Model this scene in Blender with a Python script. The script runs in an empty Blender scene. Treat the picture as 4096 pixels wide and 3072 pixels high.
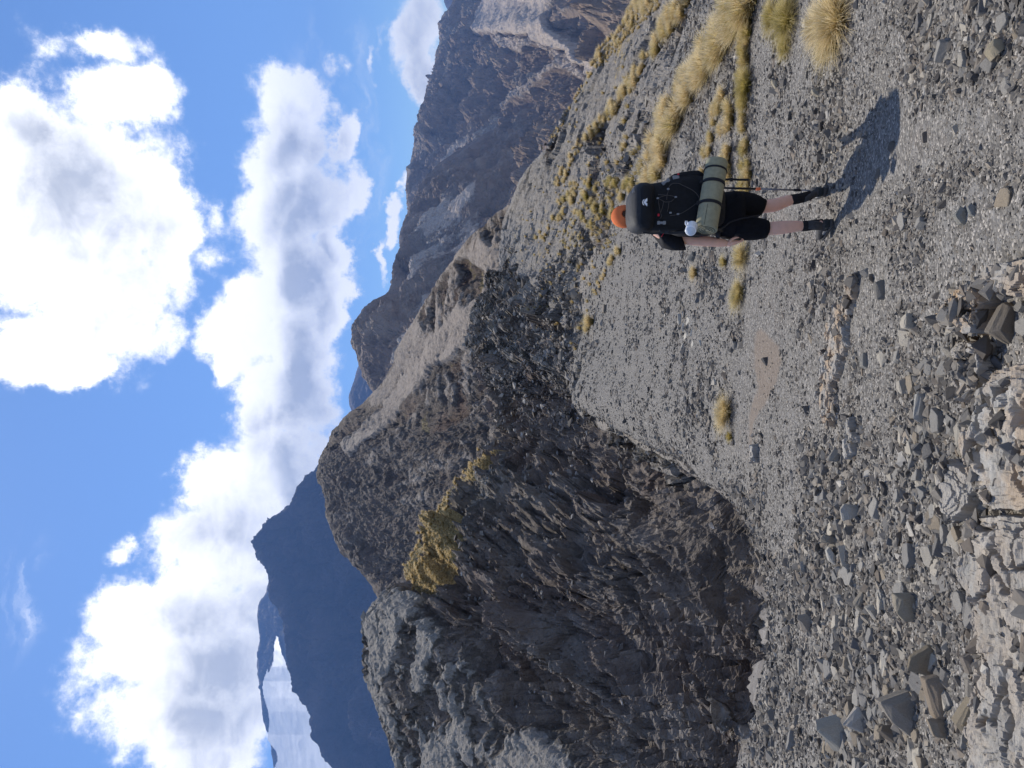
import bpy, bmesh, math, random
import numpy as np
from mathutils import Vector, Matrix
random.seed(7); RNG = np.random.default_rng(7)
R = math.radians
S = bpy.context.scene
COL = S.collection

# ------------------------------------------------------------------ camera
# The photograph was taken with the camera turned on its side: world up points to the left of the picture.
F = 2958.0                      # focal length in photograph pixels (4096 x 3072)
HOR = 1900.0                    # the picture column that lies at eye level
PITCH = math.atan((2048.0 - HOR) / F)
CP, SP = math.cos(PITCH), math.sin(PITCH)
FWD = np.array([0.0, CP, -SP]); DOWN = np.array([0.0, -SP, -CP]); RIGHT = np.array([1.0, 0.0, 0.0])
EYE = np.array([0.0, 0.0, 1.6])
cam = bpy.data.cameras.new('camera'); cam_o = bpy.data.objects.new('camera', cam); COL.objects.link(cam_o)
cam.sensor_width = 36.0; cam.sensor_fit = 'HORIZONTAL'; cam.lens = F / 4096.0 * 36.0
cam.clip_start = 0.05; cam.clip_end = 60000.0
cx, cy, cz = DOWN, RIGHT, -FWD
cam_o.matrix_world = Matrix(((cx[0], cy[0], cz[0], EYE[0]), (cx[1], cy[1], cz[1], EYE[1]), (cx[2], cy[2], cz[2], EYE[2]), (0, 0, 0, 1)))
S.camera = cam_o

# ------------------------------------------------------------------ light
SUN_AZ, SUN_EL = R(-13.0), R(47.0)          # azimuth from +Y towards +X, elevation
sun_dir = Vector((math.sin(SUN_AZ) * math.cos(SUN_EL), math.cos(SUN_AZ) * math.cos(SUN_EL), math.sin(SUN_EL)))
sl = bpy.data.lights.new('sun', 'SUN'); sl.energy = 5.0; sl.angle = R(0.8); sl.color = (1.0, 0.94, 0.84)
so = bpy.data.objects.new('sun', sl); COL.objects.link(so)
so.rotation_euler = sun_dir.to_track_quat('Z', 'Y').to_euler()
S.view_settings.view_transform = 'Standard'; S.view_settings.look = 'None'
S.view_settings.exposure = 0.27; S.view_settings.gamma = 1.0; S.view_settings.use_curve_mapping = False
S.cycles.max_bounces = 5; S.cycles.diffuse_bounces = 3; S.cycles.glossy_bounces = 2; S.cycles.volume_bounces = 0
S.cycles.use_denoising = True

# ------------------------------------------------------------------ node helpers
class NT:
    def __init__(s, tree): s.t = tree; s.n = tree.nodes; s.l = tree.links
    def link(s, a, b): s.l.new(a, b)
    def node(s, typ, **kw):
        nd = s.n.new(typ)
        for k, v in kw.items(): setattr(nd, k, v)
        return nd
    def put(s, inp, v):
        if v is None: return
        if hasattr(v, 'links') or hasattr(v, 'is_linked'): s.l.new(v, inp)
        else:
            if isinstance(v, (tuple, list)) and inp.type == 'RGBA' and len(v) == 3: v = (*v, 1)
            inp.default_value = v
    def math(s, op, a, b=None, c=None, clamp=False):
        nd = s.node('ShaderNodeMath', operation=op, use_clamp=clamp)
        s.put(nd.inputs[0], a); s.put(nd.inputs[1], b) if b is not None else None
        if c is not None: s.put(nd.inputs[2], c)
        return nd.outputs[0]
    def vmath(s, op, a, b=None, out=0):
        nd = s.node('ShaderNodeVectorMath', operation=op)
        s.put(nd.inputs[0], a)
        if b is not None: s.put(nd.inputs[1], b)
        return nd.outputs['Value'] if out == 'v' else nd.outputs[0]
    def mix(s, f, a, b, mode='MIX'):
        nd = s.node('ShaderNodeMix', data_type='RGBA', blend_type=mode); nd.clamp_factor = True
        s.put(nd.inputs[0], f); s.put(nd.inputs[6], a); s.put(nd.inputs[7], b)
        return nd.outputs[2]
    def mr(s, v, a, b, c=0.0, d=1.0, smooth=False):
        nd = s.node('ShaderNodeMapRange'); nd.clamp = True
        if smooth: nd.interpolation_type = 'SMOOTHSTEP'
        s.put(nd.inputs[0], v); s.put(nd.inputs[1], a); s.put(nd.inputs[2], b); s.put(nd.inputs[3], c); s.put(nd.inputs[4], d)
        return nd.outputs[0]
    def noise(s, vec, scale, detail=4.0, rough=0.5, dist=0.0, lac=2.0, col=False):
        nd = s.node('ShaderNodeTexNoise'); nd.noise_dimensions = '3D'
        s.put(nd.inputs['Vector'], vec); nd.inputs['Scale'].default_value = scale
        nd.inputs['Detail'].default_value = detail; nd.inputs['Roughness'].default_value = rough
        nd.inputs['Distortion'].default_value = dist; nd.inputs['Lacunarity'].default_value = lac
        return nd.outputs['Color' if col else 'Fac']
    def voro(s, vec, scale, feature='F1', out='Distance', rnd=1.0):
        nd = s.node('ShaderNodeTexVoronoi', feature=feature)
        s.put(nd.inputs['Vector'], vec); nd.inputs['Scale'].default_value = scale; nd.inputs['Randomness'].default_value = rnd
        return nd.outputs[out]
    def ramp(s, f, stops):
        nd = s.node('ShaderNodeValToRGB'); r = nd.color_ramp
        while len(r.elements) < len(stops): r.elements.new(0.5)
        for e, (p, c) in zip(r.elements, stops): e.position = p; e.color = (*c, 1) if len(c) == 3 else c
        s.put(nd.inputs[0], f); return nd.outputs[0]

def new_mat(name, rough=0.9, spec=0.3):
    m = bpy.data.materials.new(name); m.use_nodes = True
    t = NT(m.node_tree); b = m.node_tree.nodes['Principled BSDF']
    b.inputs['Roughness'].default_value = rough; b.inputs['Specular IOR Level'].default_value = spec
    return m, t, b

# ------------------------------------------------------------------ world: sky texture with procedural clouds by direction
W = bpy.data.worlds.new('World'); S.world = W; W.use_nodes = True
t = NT(W.node_tree); bgn = W.node_tree.nodes['Background']
sky = t.node('ShaderNodeTexSky'); sky.sky_type = 'NISHITA'; sky.sun_disc = False
sky.sun_elevation = SUN_EL; sky.sun_rotation = SUN_AZ
sky.altitude = 1800; sky.air_density = 1.0; sky.dust_density = 0.4; sky.ozone_density = 2.0
SKY_STR = 0.1
geo = t.node('ShaderNodeTexCoord'); D = geo.outputs['Generated']
sep = t.node('ShaderNodeSeparateXYZ'); t.link(D, sep.inputs[0])
az = t.math('ARCTAN2', sep.outputs[0], sep.outputs[1]); el = t.math('ARCSINE', sep.outputs[2])
def ang(x, y):        # display pixel (2212 wide) -> azimuth, elevation (radians)
    d = FWD + DOWN * (x * 1.8517 - 2048) / F + RIGHT * (1536 - y * 1.8517) / F
    return math.atan2(d[0], d[1]), math.atan2(d[2], math.hypot(d[0], d[1]))
comb = t.node('ShaderNodeCombineXYZ'); t.link(az, comb.inputs[0]); t.link(el, comb.inputs[1])
nz = t.noise(D, 4.0, 3.0, 0.55, col=True); nz2 = t.noise(D, 14.0, 6.0, 0.66, col=True)
w1 = t.vmath('MULTIPLY', t.vmath('SUBTRACT', nz, (0.5, 0.5, 0.5)), (0.16, 0.16, 0.0))
w2 = t.vmath('MULTIPLY', t.vmath('SUBTRACT', nz2, (0.5, 0.5, 0.5)), (0.075, 0.075, 0.0))
AE = t.vmath('ADD', comb.outputs[0], w2); AE = t.vmath('ADD', AE, w1)
AE_soft = t.vmath('ADD', comb.outputs[0], w1)
def field(blobs, ae, edge=0.0):
    acc = None
    for (x, y, rx, ry, *k) in blobs:      # rx along the picture's x (elevation), ry along its y (azimuth)
        a0, e0 = ang(x, y)
        a1, _ = ang(x, y - ry * 0.5); a2, _ = ang(x, y + ry * 0.5); _, e1 = ang(x - rx * .5, y); _, e2 = ang(x + rx * .5, y)
        v = t.vmath('SUBTRACT', ae, (a0, e0, 0.0))
        v = t.vmath('MULTIPLY', v, (1 / abs(a1 - a2), 1 / abs(e1 - e2), 0.0))
        ln = t.vmath('LENGTH', v, out='v')
        w = k[0] if k else 1.0
        val = t.math('MULTIPLY_ADD', ln, -w, w)
        acc = val if acc is None else t.math('SMOOTH_MAX', acc, val, 0.12)
    return acc
CL = [(110,450,300,330),(240,190,130,110),(215,660,170,170),(60,760,130,90),(330,480,95,190),(20,250,130,140),(150,800,110,50),
      (190,70,90,50,.55),
      (600,190,110,100),(590,320,125,150),(640,470,160,150),(660,620,135,160),(650,800,150,170),(450,690,80,90),(480,760,60,60),(535,700,80,120),(500,640,60,60),
      (560,860,90,110),(455,1010,85,80),(590,1010,160,160),(500,1140,180,140),(370,1300,190,130),(440,1440,270,140),(400,1580,230,150),
      (720,300,40,90),(750,430,40,90,.8),(755,560,45,90),(740,690,45,110),(400,1660,190,90),(560,1300,110,120),(520,1560,100,120),
      (890,40,75,120),(905,150,48,120),(893,270,26,90,.6),(845,440,26,34,.8),(858,500,22,70,.8),(853,395,14,24,.5),(840,590,14,90,.6),
      (270,1150,46,28,.42),(440,450,40,60,.35),(430,540,60,45,.3),(470,620,30,70,.4),
      (690,100,26,34,.24),(715,95,18,30,.2),(780,100,14,50,.24),(800,60,14,40,.2),(60,60,60,60,.3)]
f = field(CL, AE)
det = t.noise(D, 40.0, 8.0, 0.68)
f = t.math('MULTIPLY_ADD', t.math('SUBTRACT', det, 0.5), 0.7, f)
f = t.math('MULTIPLY_ADD', t.math('SUBTRACT', t.noise(D, 12.0, 6.0, 0.6), 0.5), 0.5, f)
# loose fair-weather clouds everywhere else round the horizon (the part of the sky the picture never shows)
oth = t.noise(t.vmath('MULTIPLY', D, (1, 1, 2.2)), 3.0, 7.0, 0.6)
away = t.mr(t.math('ABSOLUTE', t.math('SUBTRACT', az, -0.0)), 0.62, 0.8)
fo = t.math('MULTIPLY', t.math('SUBTRACT', oth, 0.52), 3.0)
fo = t.math('MULTIPLY_ADD', t.math('SUBTRACT', 1.0, away), -3.0, fo)
f = t.math('MAXIMUM', f, fo)
dens = t.mr(f, -0.06, 0.36, 0.0, 1.0, smooth=True)
# thin cirrus
cir = t.noise(t.vmath('MULTIPLY', AE, (3.0, 14.0, 1.0)), 2.2, 5.0, 0.6)
cirm = field([(50,1260,90,180),(700,90,110,110),(780,330,60,300)], AE_soft)
thin = t.math('MULTIPLY', t.mr(cir, 0.46, 0.74), t.mr(cirm, 0.0, 0.4, 0.0, 0.62))
dens = t.math('MAXIMUM', dens, thin)
# shaded undersides
SH = [(690,600,62,380,1.5),(670,880,78,240,1.5),(610,300,50,90,.8),(620,440,45,90,.7),(120,350,150,190,.8),(230,520,90,150,.45),(520,1120,70,90,.5),(430,1110,60,70,.5),
      (470,1400,110,180,.8),(430,1540,140,130,.75),(540,1250,70,100,.5),(560,900,40,80,.5),(890,60,60,130,.6),(270,650,60,100,.2),(650,930,50,80,.5)]
fs = field(SH, AE_soft)
fs = t.math('MULTIPLY_ADD', t.math('SUBTRACT', t.noise(D, 7.0, 6.0, 0.6), 0.5), 2.0, fs)
fs = t.math('MULTIPLY_ADD', t.math('SUBTRACT', t.noise(t.vmath('MULTIPLY', D, (1, 1, 1.8)), 18.0, 7.0, 0.6, dist=.6), 0.5), 1.1, fs)
shade = t.mr(fs, -0.45, 0.75, 0.0, 1.0, smooth=True)
core = t.mr(f, 0.05, 0.75)
shade = t.math('MULTIPLY', shade, core)
ccol = t.mix(shade, (1.7, 1.67, 1.61), (0.60, 0.625, 0.68))
ccol = t.mix(t.mr(t.noise(D, 22.0, 5.0, .6), 0.35, 0.75, 0.0, 0.22), ccol, (0.95, 1.0, 1.08))
skyc = t.mix(1.0, sky.outputs[0], (SKY_STR*0.90, SKY_STR * 1.15, SKY_STR * 1.42), 'MULTIPLY')
dens = t.math('POWER', dens, 1.7)
fin = t.mix(dens, skyc, ccol)
t.link(fin, bgn.inputs[0]); bgn.inputs[1].default_value = 1.0
W.cycles.sampling_method = 'MANUAL'; W.cycles.sample_map_resolution = 512
# ------------------------------------------------------------------ numpy noise
_perm = np.random.default_rng(3).permutation(256); _perm = np.concatenate([_perm, _perm, _perm])
_g = np.random.default_rng(4).normal(size=(256, 3)); _g /= np.linalg.norm(_g, axis=1)[:, None]; _g = _g.astype(np.float32)
def pnoise(P):
    P = np.asarray(P, dtype=np.float64); i = np.floor(P).astype(np.int64); f = (P - i).astype(np.float32)
    i &= 255; u = f * f * f * (f * (f * 6 - 15) + 10); out = 0
    for dx in (0, 1):
        wx = u[..., 0] if dx else 1 - u[..., 0]; hx = _perm[(i[..., 0] + dx) & 255]
        for dy in (0, 1):
            wy = u[..., 1] if dy else 1 - u[..., 1]; hy = _perm[(hx + i[..., 1] + dy) & 255]
            for dz in (0, 1):
                wz = u[..., 2] if dz else 1 - u[..., 2]; g = _g[_perm[(hy + i[..., 2] + dz) & 255]]
                d = g[..., 0] * (f[..., 0] - dx) + g[..., 1] * (f[..., 1] - dy) + g[..., 2] * (f[..., 2] - dz)
                out = out + wx * wy * wz * d
    return out * 1.5
def fbm(P, octv=5, gain=0.5, lac=2.03, ridged=False, off=0.0):
    P = np.asarray(P, dtype=np.float64) + off; a = 1.0; s = 0; n = 0
    for k in range(octv):
        v = pnoise(P)
        if ridged: v = 1 - 2 * np.abs(v) * 1.2
        s = s + a * v; n += a; a *= gain; P = P * lac + 17.3
    return s / n
_cr = np.random.default_rng(11).random((1024, 7)).astype(np.float32)
def facets(P, tilt=1.0, seed=0):
    """broken-rock relief: every random cell is a plane with its own offset and tilt"""
    sh = P.shape[:-1]; Pf = P.reshape(-1, 3); out = np.empty(len(Pf))
    for s0 in range(0, len(Pf), 200000):
        p = Pf[s0:s0 + 200000]; ip = np.floor(p).astype(np.int64); best = np.full(len(p), 1e9); res = np.zeros(len(p))
        for dx in (-1, 0, 1):
            for dy in (-1, 0, 1):
                for dz in (-1, 0, 1):
                    c = ip + (dx, dy, dz); h = _perm[(_perm[(_perm[(c[:, 0] + seed) & 255] + c[:, 1]) & 255] + c[:, 2]) & 255] + 256 * (c.sum(1) & 3); r = _cr[h]
                    q = p - (c + r[:, :3]); d = (q * q).sum(1); v = (r[:, 3] - .5) + tilt * (q * (r[:, 4:7] - .5)).sum(1); m = d < best; best[m] = d[m]; res[m] = v[m]
        out[s0:s0 + 200000] = res
    return out.reshape(sh)
def sstep(a, b, v): u = np.clip((v - a) / (b - a), 0, 1); return u * u * (3 - 2 * u)
def pchip(x, y, xn):
    x = np.asarray(x, float); y = np.asarray(y, float); h = np.diff(x); h1 = h.reshape(-1, *([1] * (y.ndim - 1)))
    d = np.diff(y, axis=0) / h1; m = np.zeros_like(y)
    if len(x) > 2:
        a, b = d[:-1], d[1:]; w1 = (2 * h1[1:] + h1[:-1]); w2 = (h1[1:] + 2 * h1[:-1])
        with np.errstate(divide='ignore', invalid='ignore'): hm = (w1 + w2) / (w1 / a + w2 / b)
        m[1:-1] = np.where(a * b > 0, hm, 0)
    m[0] = d[0]; m[-1] = d[-1]
    xn = np.clip(xn, x[0], x[-1]); k = np.clip(np.searchsorted(x, xn, side='right') - 1, 0, len(x) - 2)
    sh = (-1, *([1] * (y.ndim - 1))); tt = ((xn - x[k]) / h[k]).reshape(sh); hk = h[k].reshape(sh)
    t2 = tt * tt; t3 = t2 * tt
    return (2*t3-3*t2+1)*y[k] + (t3-2*t2+tt)*hk*m[k] + (-2*t3+3*t2)*y[k+1] + (t3-t2)*hk*m[k+1]
def at(x, y, D):                       # photograph pixel and distance along +Y -> point in the place
    x = np.asarray(x, float); y = np.asarray(y, float); D = np.asarray(D, float)
    d = FWD + DOWN * ((x - 2048) / F)[..., None] + RIGHT * ((1536 - y) / F)[..., None]
    return EYE + d * (D / d[..., 1])[..., None]
def proj(P):
    q = P - EYE; dep = np.maximum(q @ FWD, 0.05); return 2048 + F * (q @ DOWN) / dep, 1536 - F * q[..., 0] / dep
def poly_sd(x, y, poly):               # signed distance to a polygon, positive inside
    poly = np.asarray(poly, float); ins = np.zeros(x.shape, bool); dm = np.full(x.shape, 1e18)
    for (x0, y0), (x1, y1) in zip(poly, np.roll(poly, -1, axis=0)):
        c = ((y0 > y) != (y1 > y)) & (x < (x1 - x0) * (y - y0) / ((y1 - y0) + 1e-12) + x0); ins ^= c
        ex, ey = x1 - x0, y1 - y0; tt = np.clip(((x - x0) * ex + (y - y0) * ey) / (ex * ex + ey * ey + 1e-9), 0, 1)
        dm = np.minimum(dm, (x - x0 - tt * ex) ** 2 + (y - y0 - tt * ey) ** 2)
    return np.where(ins, 1, -1) * np.sqrt(dm)
def line_d(x, y, pts):
    dm = np.full(x.shape, 1e18)
    for (x0, y0), (x1, y1) in zip(pts[:-1], pts[1:]):
        ex, ey = x1 - x0, y1 - y0; tt = np.clip(((x - x0) * ex + (y - y0) * ey) / (ex * ex + ey * ey + 1e-9), 0, 1)
        dm = np.minimum(dm, (x - x0 - tt * ex) ** 2 + (y - y0 - tt * ey) ** 2)
    return np.sqrt(dm)
def tag(o, label=None, cat=None, group=None, kind=None):
    if label: o['label'] = label
    if cat: o['category'] = cat
    if group: o['group'] = group
    if kind: o['kind'] = kind
    return o
def mesh_obj(name, V, faces, mat, parent=None, smooth=True, attrs=None, fattr=None):
    me = bpy.data.meshes.new(name); V = np.asarray(V, np.float32).reshape(-1, 3); faces = np.asarray(faces)
    nf, k = faces.shape; me.vertices.add(len(V)); me.vertices.foreach_set('co', V.ravel())
    me.loops.add(nf * k); me.loops.foreach_set('vertex_index', faces.astype(np.int32).ravel())
    me.polygons.add(nf); me.polygons.foreach_set('loop_start', np.arange(0, nf * k, k, dtype=np.int32))
    me.polygons.foreach_set('loop_total', np.full(nf, k, np.int32))
    me.update(calc_edges=True)
    me.polygons.foreach_set('use_smooth', np.full(nf, smooth))
    for nm, a in (attrs or {}).items():
        at_ = me.attributes.new(nm, 'FLOAT_COLOR', 'POINT'); c = np.ones((len(V), 4), np.float32); c[:, :a.shape[-1]] = a.reshape(len(V), -1); at_.data.foreach_set('color', c.ravel())
    me.materials.append(mat); o = bpy.data.objects.new(name, me); COL.objects.link(o)
    if parent: o.parent = parent
    return o
def grid_faces(nr, nc, keep=None):
    idx = np.arange(nr * nc).reshape(nr, nc)
    f = np.stack([idx[:-1, :-1], idx[:-1, 1:], idx[1:, 1:], idx[1:, :-1]], -1).reshape(-1, 4)
    return f if keep is None else f[keep.reshape(-1)]
def gnormals(P):
    du = np.gradient(P, axis=0); dv = np.gradient(P, axis=1); n = np.cross(dv, du)
    return n / (np.linalg.norm(n, axis=-1, keepdims=True) + 1e-12)
def loft(nodes, ys, segs, dmin=0.0, wob=None):
    """nodes: list of polylines [(y, x, D) ...] from near to far, or [(y, 'z', z, D)] for heights; ys: picture rows of the columns; segs: rows per segment"""
    C = []
    for nd in nodes:
        nd = sorted(nd); Y = [q[0] for q in nd]
        if nd[0][1] == 'z':
            z = np.interp(ys, Y, [q[2] for q in nd]); Dd = np.interp(ys, Y, [q[3] for q in nd])
        else:
            xx = pchip(Y, [q[1] for q in nd], ys); Dd = np.exp(pchip(Y, np.log([q[2] for q in nd]), ys)); z = at(xx, ys, Dd)[:, 2]
        C.append(np.stack([Dd, z], -1))
    C = np.stack(C, 0)
    for k_, (a_, L_) in (wob or {}).items():
        nz_ = fbm(np.stack([(ys - {6: 620, 7: 620, 8: 260}.get(k_, 0)) / L_, 0 * ys, 0 * ys], -1), 5, .55); C[k_, :, 0] *= 1 + a_ * nz_
    T = np.arange(len(nodes))
    tt = np.concatenate([np.linspace(i, i + 1, s, endpoint=False) for i, s in enumerate(segs)] + [[len(segs)]])
    Q = pchip(T, C, tt); Dq = Q[..., 0]; z = Q[..., 1]
    De = np.where(Dq < dmin + 1, dmin + np.logaddexp(0, (Dq - dmin) * 3) / 3, Dq) if dmin else Dq
    X = ((1536 - ys) / F)[None, :] * De
    return np.stack([X, Dq, z], -1), tt

def attr_color(t, name):
    a = t.node('ShaderNodeAttribute', attribute_name=name); s = t.node('ShaderNodeSeparateColor'); t.link(a.outputs['Color'], s.inputs[0])
    return s.outputs[0], s.outputs[1], s.outputs[2]
def rock_material(name, sc, cols, scree, grass, rust, warm=(1.06, 1.0, .93),  bump=0.6, strat=(1, 1, 1), rough=0.85, speck=1.0):
    """sc: metres per feature; mask: R = scree, G = grass, B = rust"""
    m, t, b = new_mat(name, rough, 0.15)
    cols = [tuple(a * w for a, w in zip(c, warm)) for c in cols]; scree = tuple(a * w for a, w in zip(scree, warm))
    P = t.node('ShaderNodeTexCoord').outputs['Object']; mR, mG, mB = attr_color(t, 'mask')
    Pa = t.vmath('MULTIPLY', P, strat)
    n1 = t.noise(Pa, 1 / sc, 8, 0.62); n2 = t.noise(P, 4 / sc, 8, 0.7); n3 = t.noise(Pa, .2 / sc, 4, 0.55)
    v = t.voro(t.vmath('ADD', Pa, t.vmath('MULTIPLY', t.noise(P, 2 / sc, 3, .5, col=True), (sc * .3,) * 3)), 2.2 / sc, 'DISTANCE_TO_EDGE')
    rock = t.ramp(n1, [(0.30, cols[0]), (0.5, cols[1]), (0.68, cols[2])])
    rock = t.mix(t.mr(n2, .35, .7, 0, .55), rock, cols[3])
    rock = t.mix(t.math('MULTIPLY', t.mr(v, 0.0, 0.05, .5, 0), t.mr(n2, .5, .62)), rock, tuple(c * .35 for c in cols[0]))
    rock = t.mix(t.mr(n3, .38, .58, .72, 0), rock, t.mix(1.0, rock, (.48, .44, .42), 'MULTIPLY'))
    rr = t.math('MULTIPLY', mB, t.mr(n3, .4, .62))
    rock = t.mix(rr, rock, rust)
    g1 = t.noise(P, 9 / sc * speck, 4, 0.75); g2 = t.noise(P, 1.3 / sc, 5, 0.6)
    scr = t.mix(t.mr(g1, .3, .72), tuple(c * .55 for c in scree), tuple(min(1, c * 1.5) for c in scree))
    scr = t.mix(t.mr(g2, .35, .7, 0, .35), scr, tuple(a * b_ for a, b_ in zip(scree, (1.05, .95, .85))))
    edge = t.mr(t.math('ADD', mR, t.math('MULTIPLY', t.math('SUBTRACT', n2, .5), .9)), .38, .62)
    c = t.mix(edge, rock, scr)
    gr = t.mix(t.mr(t.noise(P, 12 / sc, 4, .7), .3, .7), grass[0], grass[1])
    ge = t.mr(t.math('ADD', mG, t.math('MULTIPLY', t.math('SUBTRACT', t.noise(P, 3 / sc, 5, .7), .5), 1.4)), .42, .6)
    c = t.mix(ge, c, gr)
    t.link(c, b.inputs['Base Color'])
    h = t.math('ADD', t.math('MULTIPLY', n1, 1.2), t.math('MULTIPLY', n2, .5))
    h = t.math('ADD', h, t.math('MULTIPLY', t.noise(Pa, 2.6 / sc, 6, .75), .7))
    hs = t.math('MULTIPLY', g1, .35)
    mixh = t.node('ShaderNodeMix', data_type='FLOAT'); t.link(edge, mixh.inputs[0]); t.link(h, mixh.inputs[2]); t.link(hs, mixh.inputs[3])
    bp = t.node('ShaderNodeBump'); bp.inputs['Strength'].default_value = bump; bp.inputs['Distance'].default_value = sc * .20
    t.link(mixh.outputs[0], bp.inputs['Height']); t.link(bp.outputs[0], b.inputs['Normal'])
    return m
def jit(P, x, y, L, amp, seed=0.0):    # noise-warped picture coordinates, for irregular region outlines
    q = P / L + seed; return x + amp * fbm(q, 4), y + amp * fbm(q + 31.7, 4)

# ------------------------------------------------------------------ near ground, pan and the rocky spur on the left
ysf = np.arange(-140, 3220, 4.6)
ys = np.concatenate([np.linspace(-2600, -150, 70), ysf, np.linspace(3240, 5600, 70)])
zn = lambda D, z: [(y, 'z', z + (.0 if y < 0 else 0), D) for y in (-3000, 6000)]
N_M2 = [(y, 'z', -.0, -3.0) for y in (-3000, 6000)]
N_0 = [(y, 'z', 0.0, 0.0) for y in (-3000, 6000)]
N_2 = [(y, 'z', -.42, 2.0) for y in (-3000, 6000)]
N_3 = [(-2000,4000,3.05),(0,4000,3.05),(1500,4000,3.1),(3072,3990,3.1),(5000,3990,3.1)]
N_6 = [(-2000,3310,6.0),(0,3318,6.0),(850,3328,6.0),(1600,3330,6.0),(2300,3330,5.9),(3072,3330,5.6),(5000,3330,5.4)]
N_9 = [(-2000,3060,8.7),(0,3018,9.0),(850,3015,9.1),(1600,2990,9.2),(2000,3040,8.6),(2300,3120,7.6),(2700,3120,7.3),(3072,3060,7.4),(5000,3060,7)]
N_E = [(-2000,2960,12),(-600,2900,13),(0,2780,15),(400,2640,18),(700,2530,22),(900,2430,28),(1100,2370,34),(1300,2340,36),(1500,2310,34),(1600,2290,34),(1700,2440,24),
       (1900,2810,12.3),(2100,2985,9.3),(2300,3034,8.6),(2450,3050,8.3),(2553,3052,8.2),(2700,3026,8.2),(2850,3000,8.2),(2950,3000,8.2),(3072,2955,8.4),(3700,2900,8.6),(5600,2900,9)]
N_G = [(-2000,2930,14),(-600,2860,15),(0,2740,17),(400,2600,20),(700,2480,26),(900,2400,31),(1100,2350,36),(1300,2315,38),(1500,2280,37),(1600,2262,37),(1700,2420,28),
       (1900,2800,15),(2100,3080,14),(2300,3240,15),(2600,3290,16),(3072,3250,16),(3700,3200,16),(5600,3200,16)]
N_M = [(-2000,2880,20),(-600,2790,22),(0,2630,28),(400,2440,36),(700,2300,46),(900,2230,50),(1100,2150,54),(1300,2100,52),(1500,2110,47),(1700,2230,40),
       (1900,2380,32),(2100,2400,29),(2300,2330,28.5),(2600,2250,29),(3072,2300,27),(3700,2300,31),(5600,2300,29)]
CREST = [(-2000,2840,30),(-600,2720,36),(0,2530,46),(90,2500,48),(190,2406,52),(272,2368,54),(418,2286,60),(570,2204,66),(700,2096,76),(800,2052,86),(900,2012,96),
         (1087,1990,84),(1190,1939,74),(1320,1872,68),(1404,1866,64),(1480,1900,62),(1550,1905,61),(1620,1935,60),(1689,1948,59),(1808,1930,58),(1900,1838,58),(2068,1714,57),(2137,1661,56),
         (2245,1599,55),(2298,1561,54.5),(2367,1515,54),(2467,1462,53),(2582,1438,52),(2659,1438,51),(2766,1468,50),(2904,1514,49),(2996,1552,48),(3072,1572,47),(3700,1740,42),(5600,2100,40)]
N_C = CREST
N_B = [(y, x + (110 if y > 1300 else 60), d * 1.22) for y, x, d in CREST]
N_BB = [(y, x + (900 if y > 1300 else 500), d * 1.5) for y, x, d in CREST]
nodes = [N_M2, N_0, N_2, N_3, N_6, N_9, N_E, N_G, N_M, N_C, N_B, N_BB]
segs = [8, 8, 26, 160, 90, 110, 60, 210, 270, 40, 26]
G, gt = loft(nodes, ys, segs, dmin=3.0, wob={6: (.10, 130.), 7: (.10, 130.)})
gx, gy = proj(G)
# material regions
jx, jy = jit(G, gx, gy, 3.0, 70)
PAN = [(5000,-3000),(2700,-3000),(2780,0),(2640,330),(2560,560),(2500,700),(2430,900),(2340,1050),(2290,1150),(2338,1340),(2300,1467),(2258,1560),(2290,1650),(2440,1712),(2560,1790),(2760,1905),(2950,2070),(3060,2380),(3060,2600),(3020,2800),(2950,3072),(2880,3700),(2880,5700),(5000,5700)]
pan_sd = poly_sd(jx, jy, PAN)
scree = sstep(-25, 25, pan_sd)
def region(poly, w=20): return sstep(-w, w, poly_sd(jx, jy, poly))
# slope on the right: mostly scree with rock
jrx, jry = gx + 60 * fbm(G / 14.0, 5, .6, off=3.), gy + 170 * fbm(G / 14.0, 5, .6, off=40.)
RS = sstep(-60, 60, poly_sd(jrx, jry, [(1950,1060),(2330,1130),(2480,700),(2750,0),(2900,-800),(2500,-800),(2400,0),(1950,800)]))
blot = fbm(G / 9.0, 5, .55)
scree = np.maximum(scree, sstep(-.22, .25, blot * 1.5 + (RS - .42) * 1.0) * sstep(1400, 1150, gy))
scree = np.maximum(scree, region([(1990,1770),(1990,1900),(1870,2060),(1790,2230),(1700,2330),(1640,2420),(1600,2450),(1650,2330),(1800,2200),(1830,2050),(1880,1900)], 22) * .6)
scree = np.maximum(scree, region([(1470,2420),(1560,2330),(1640,2330),(1620,2450),(1520,2520),(1450,2580)], 14) * .8)
LT = region([(1420,2420),(1540,2320),(1700,2450),(1880,2700),(2250,3000),(2500,3300),(1500,3400),(1440,2700)], 80)
scree = np.maximum(scree, .92 * LT * sstep(-.35, .1, fbm(G / 4.0, 5, .6, off=6.)))
gully = sstep(.12, .38, fbm(G * np.array([.5, .16, .5]) / 3.0, 4, off=3.1))
cliffm = 1 - np.maximum(scree, 0)
scree = np.maximum(scree, gully * .52 * (gx > 1450) * cliffm)
GP = [(1925,1790),(1835,1895),(1708,2068),(1655,2137),(1593,2245),(1596,2292),(1640,2325),(1700,2290),(1790,2190),(1812,2120),(1800,2060),(1780,1990),(1850,1900),(1915,1860),(1945,1800)]
grassm = region(GP, 10)
grassm = np.maximum(grassm, .45 * RS * sstep(.02, .3, fbm(G / 5.0, 4, off=9.0)))
EARTH = [[(3010,1340),(3040,1330),(3110,1390),(3120,1450),(3090,1560),(3050,1640),(3010,1700),(3000,1800),(2985,1780),(2990,1640),(3020,1560),(3000,1480)],[(3040,870),(3150,830),(3170,900),(3080,980),(3040,960)]]
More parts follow.
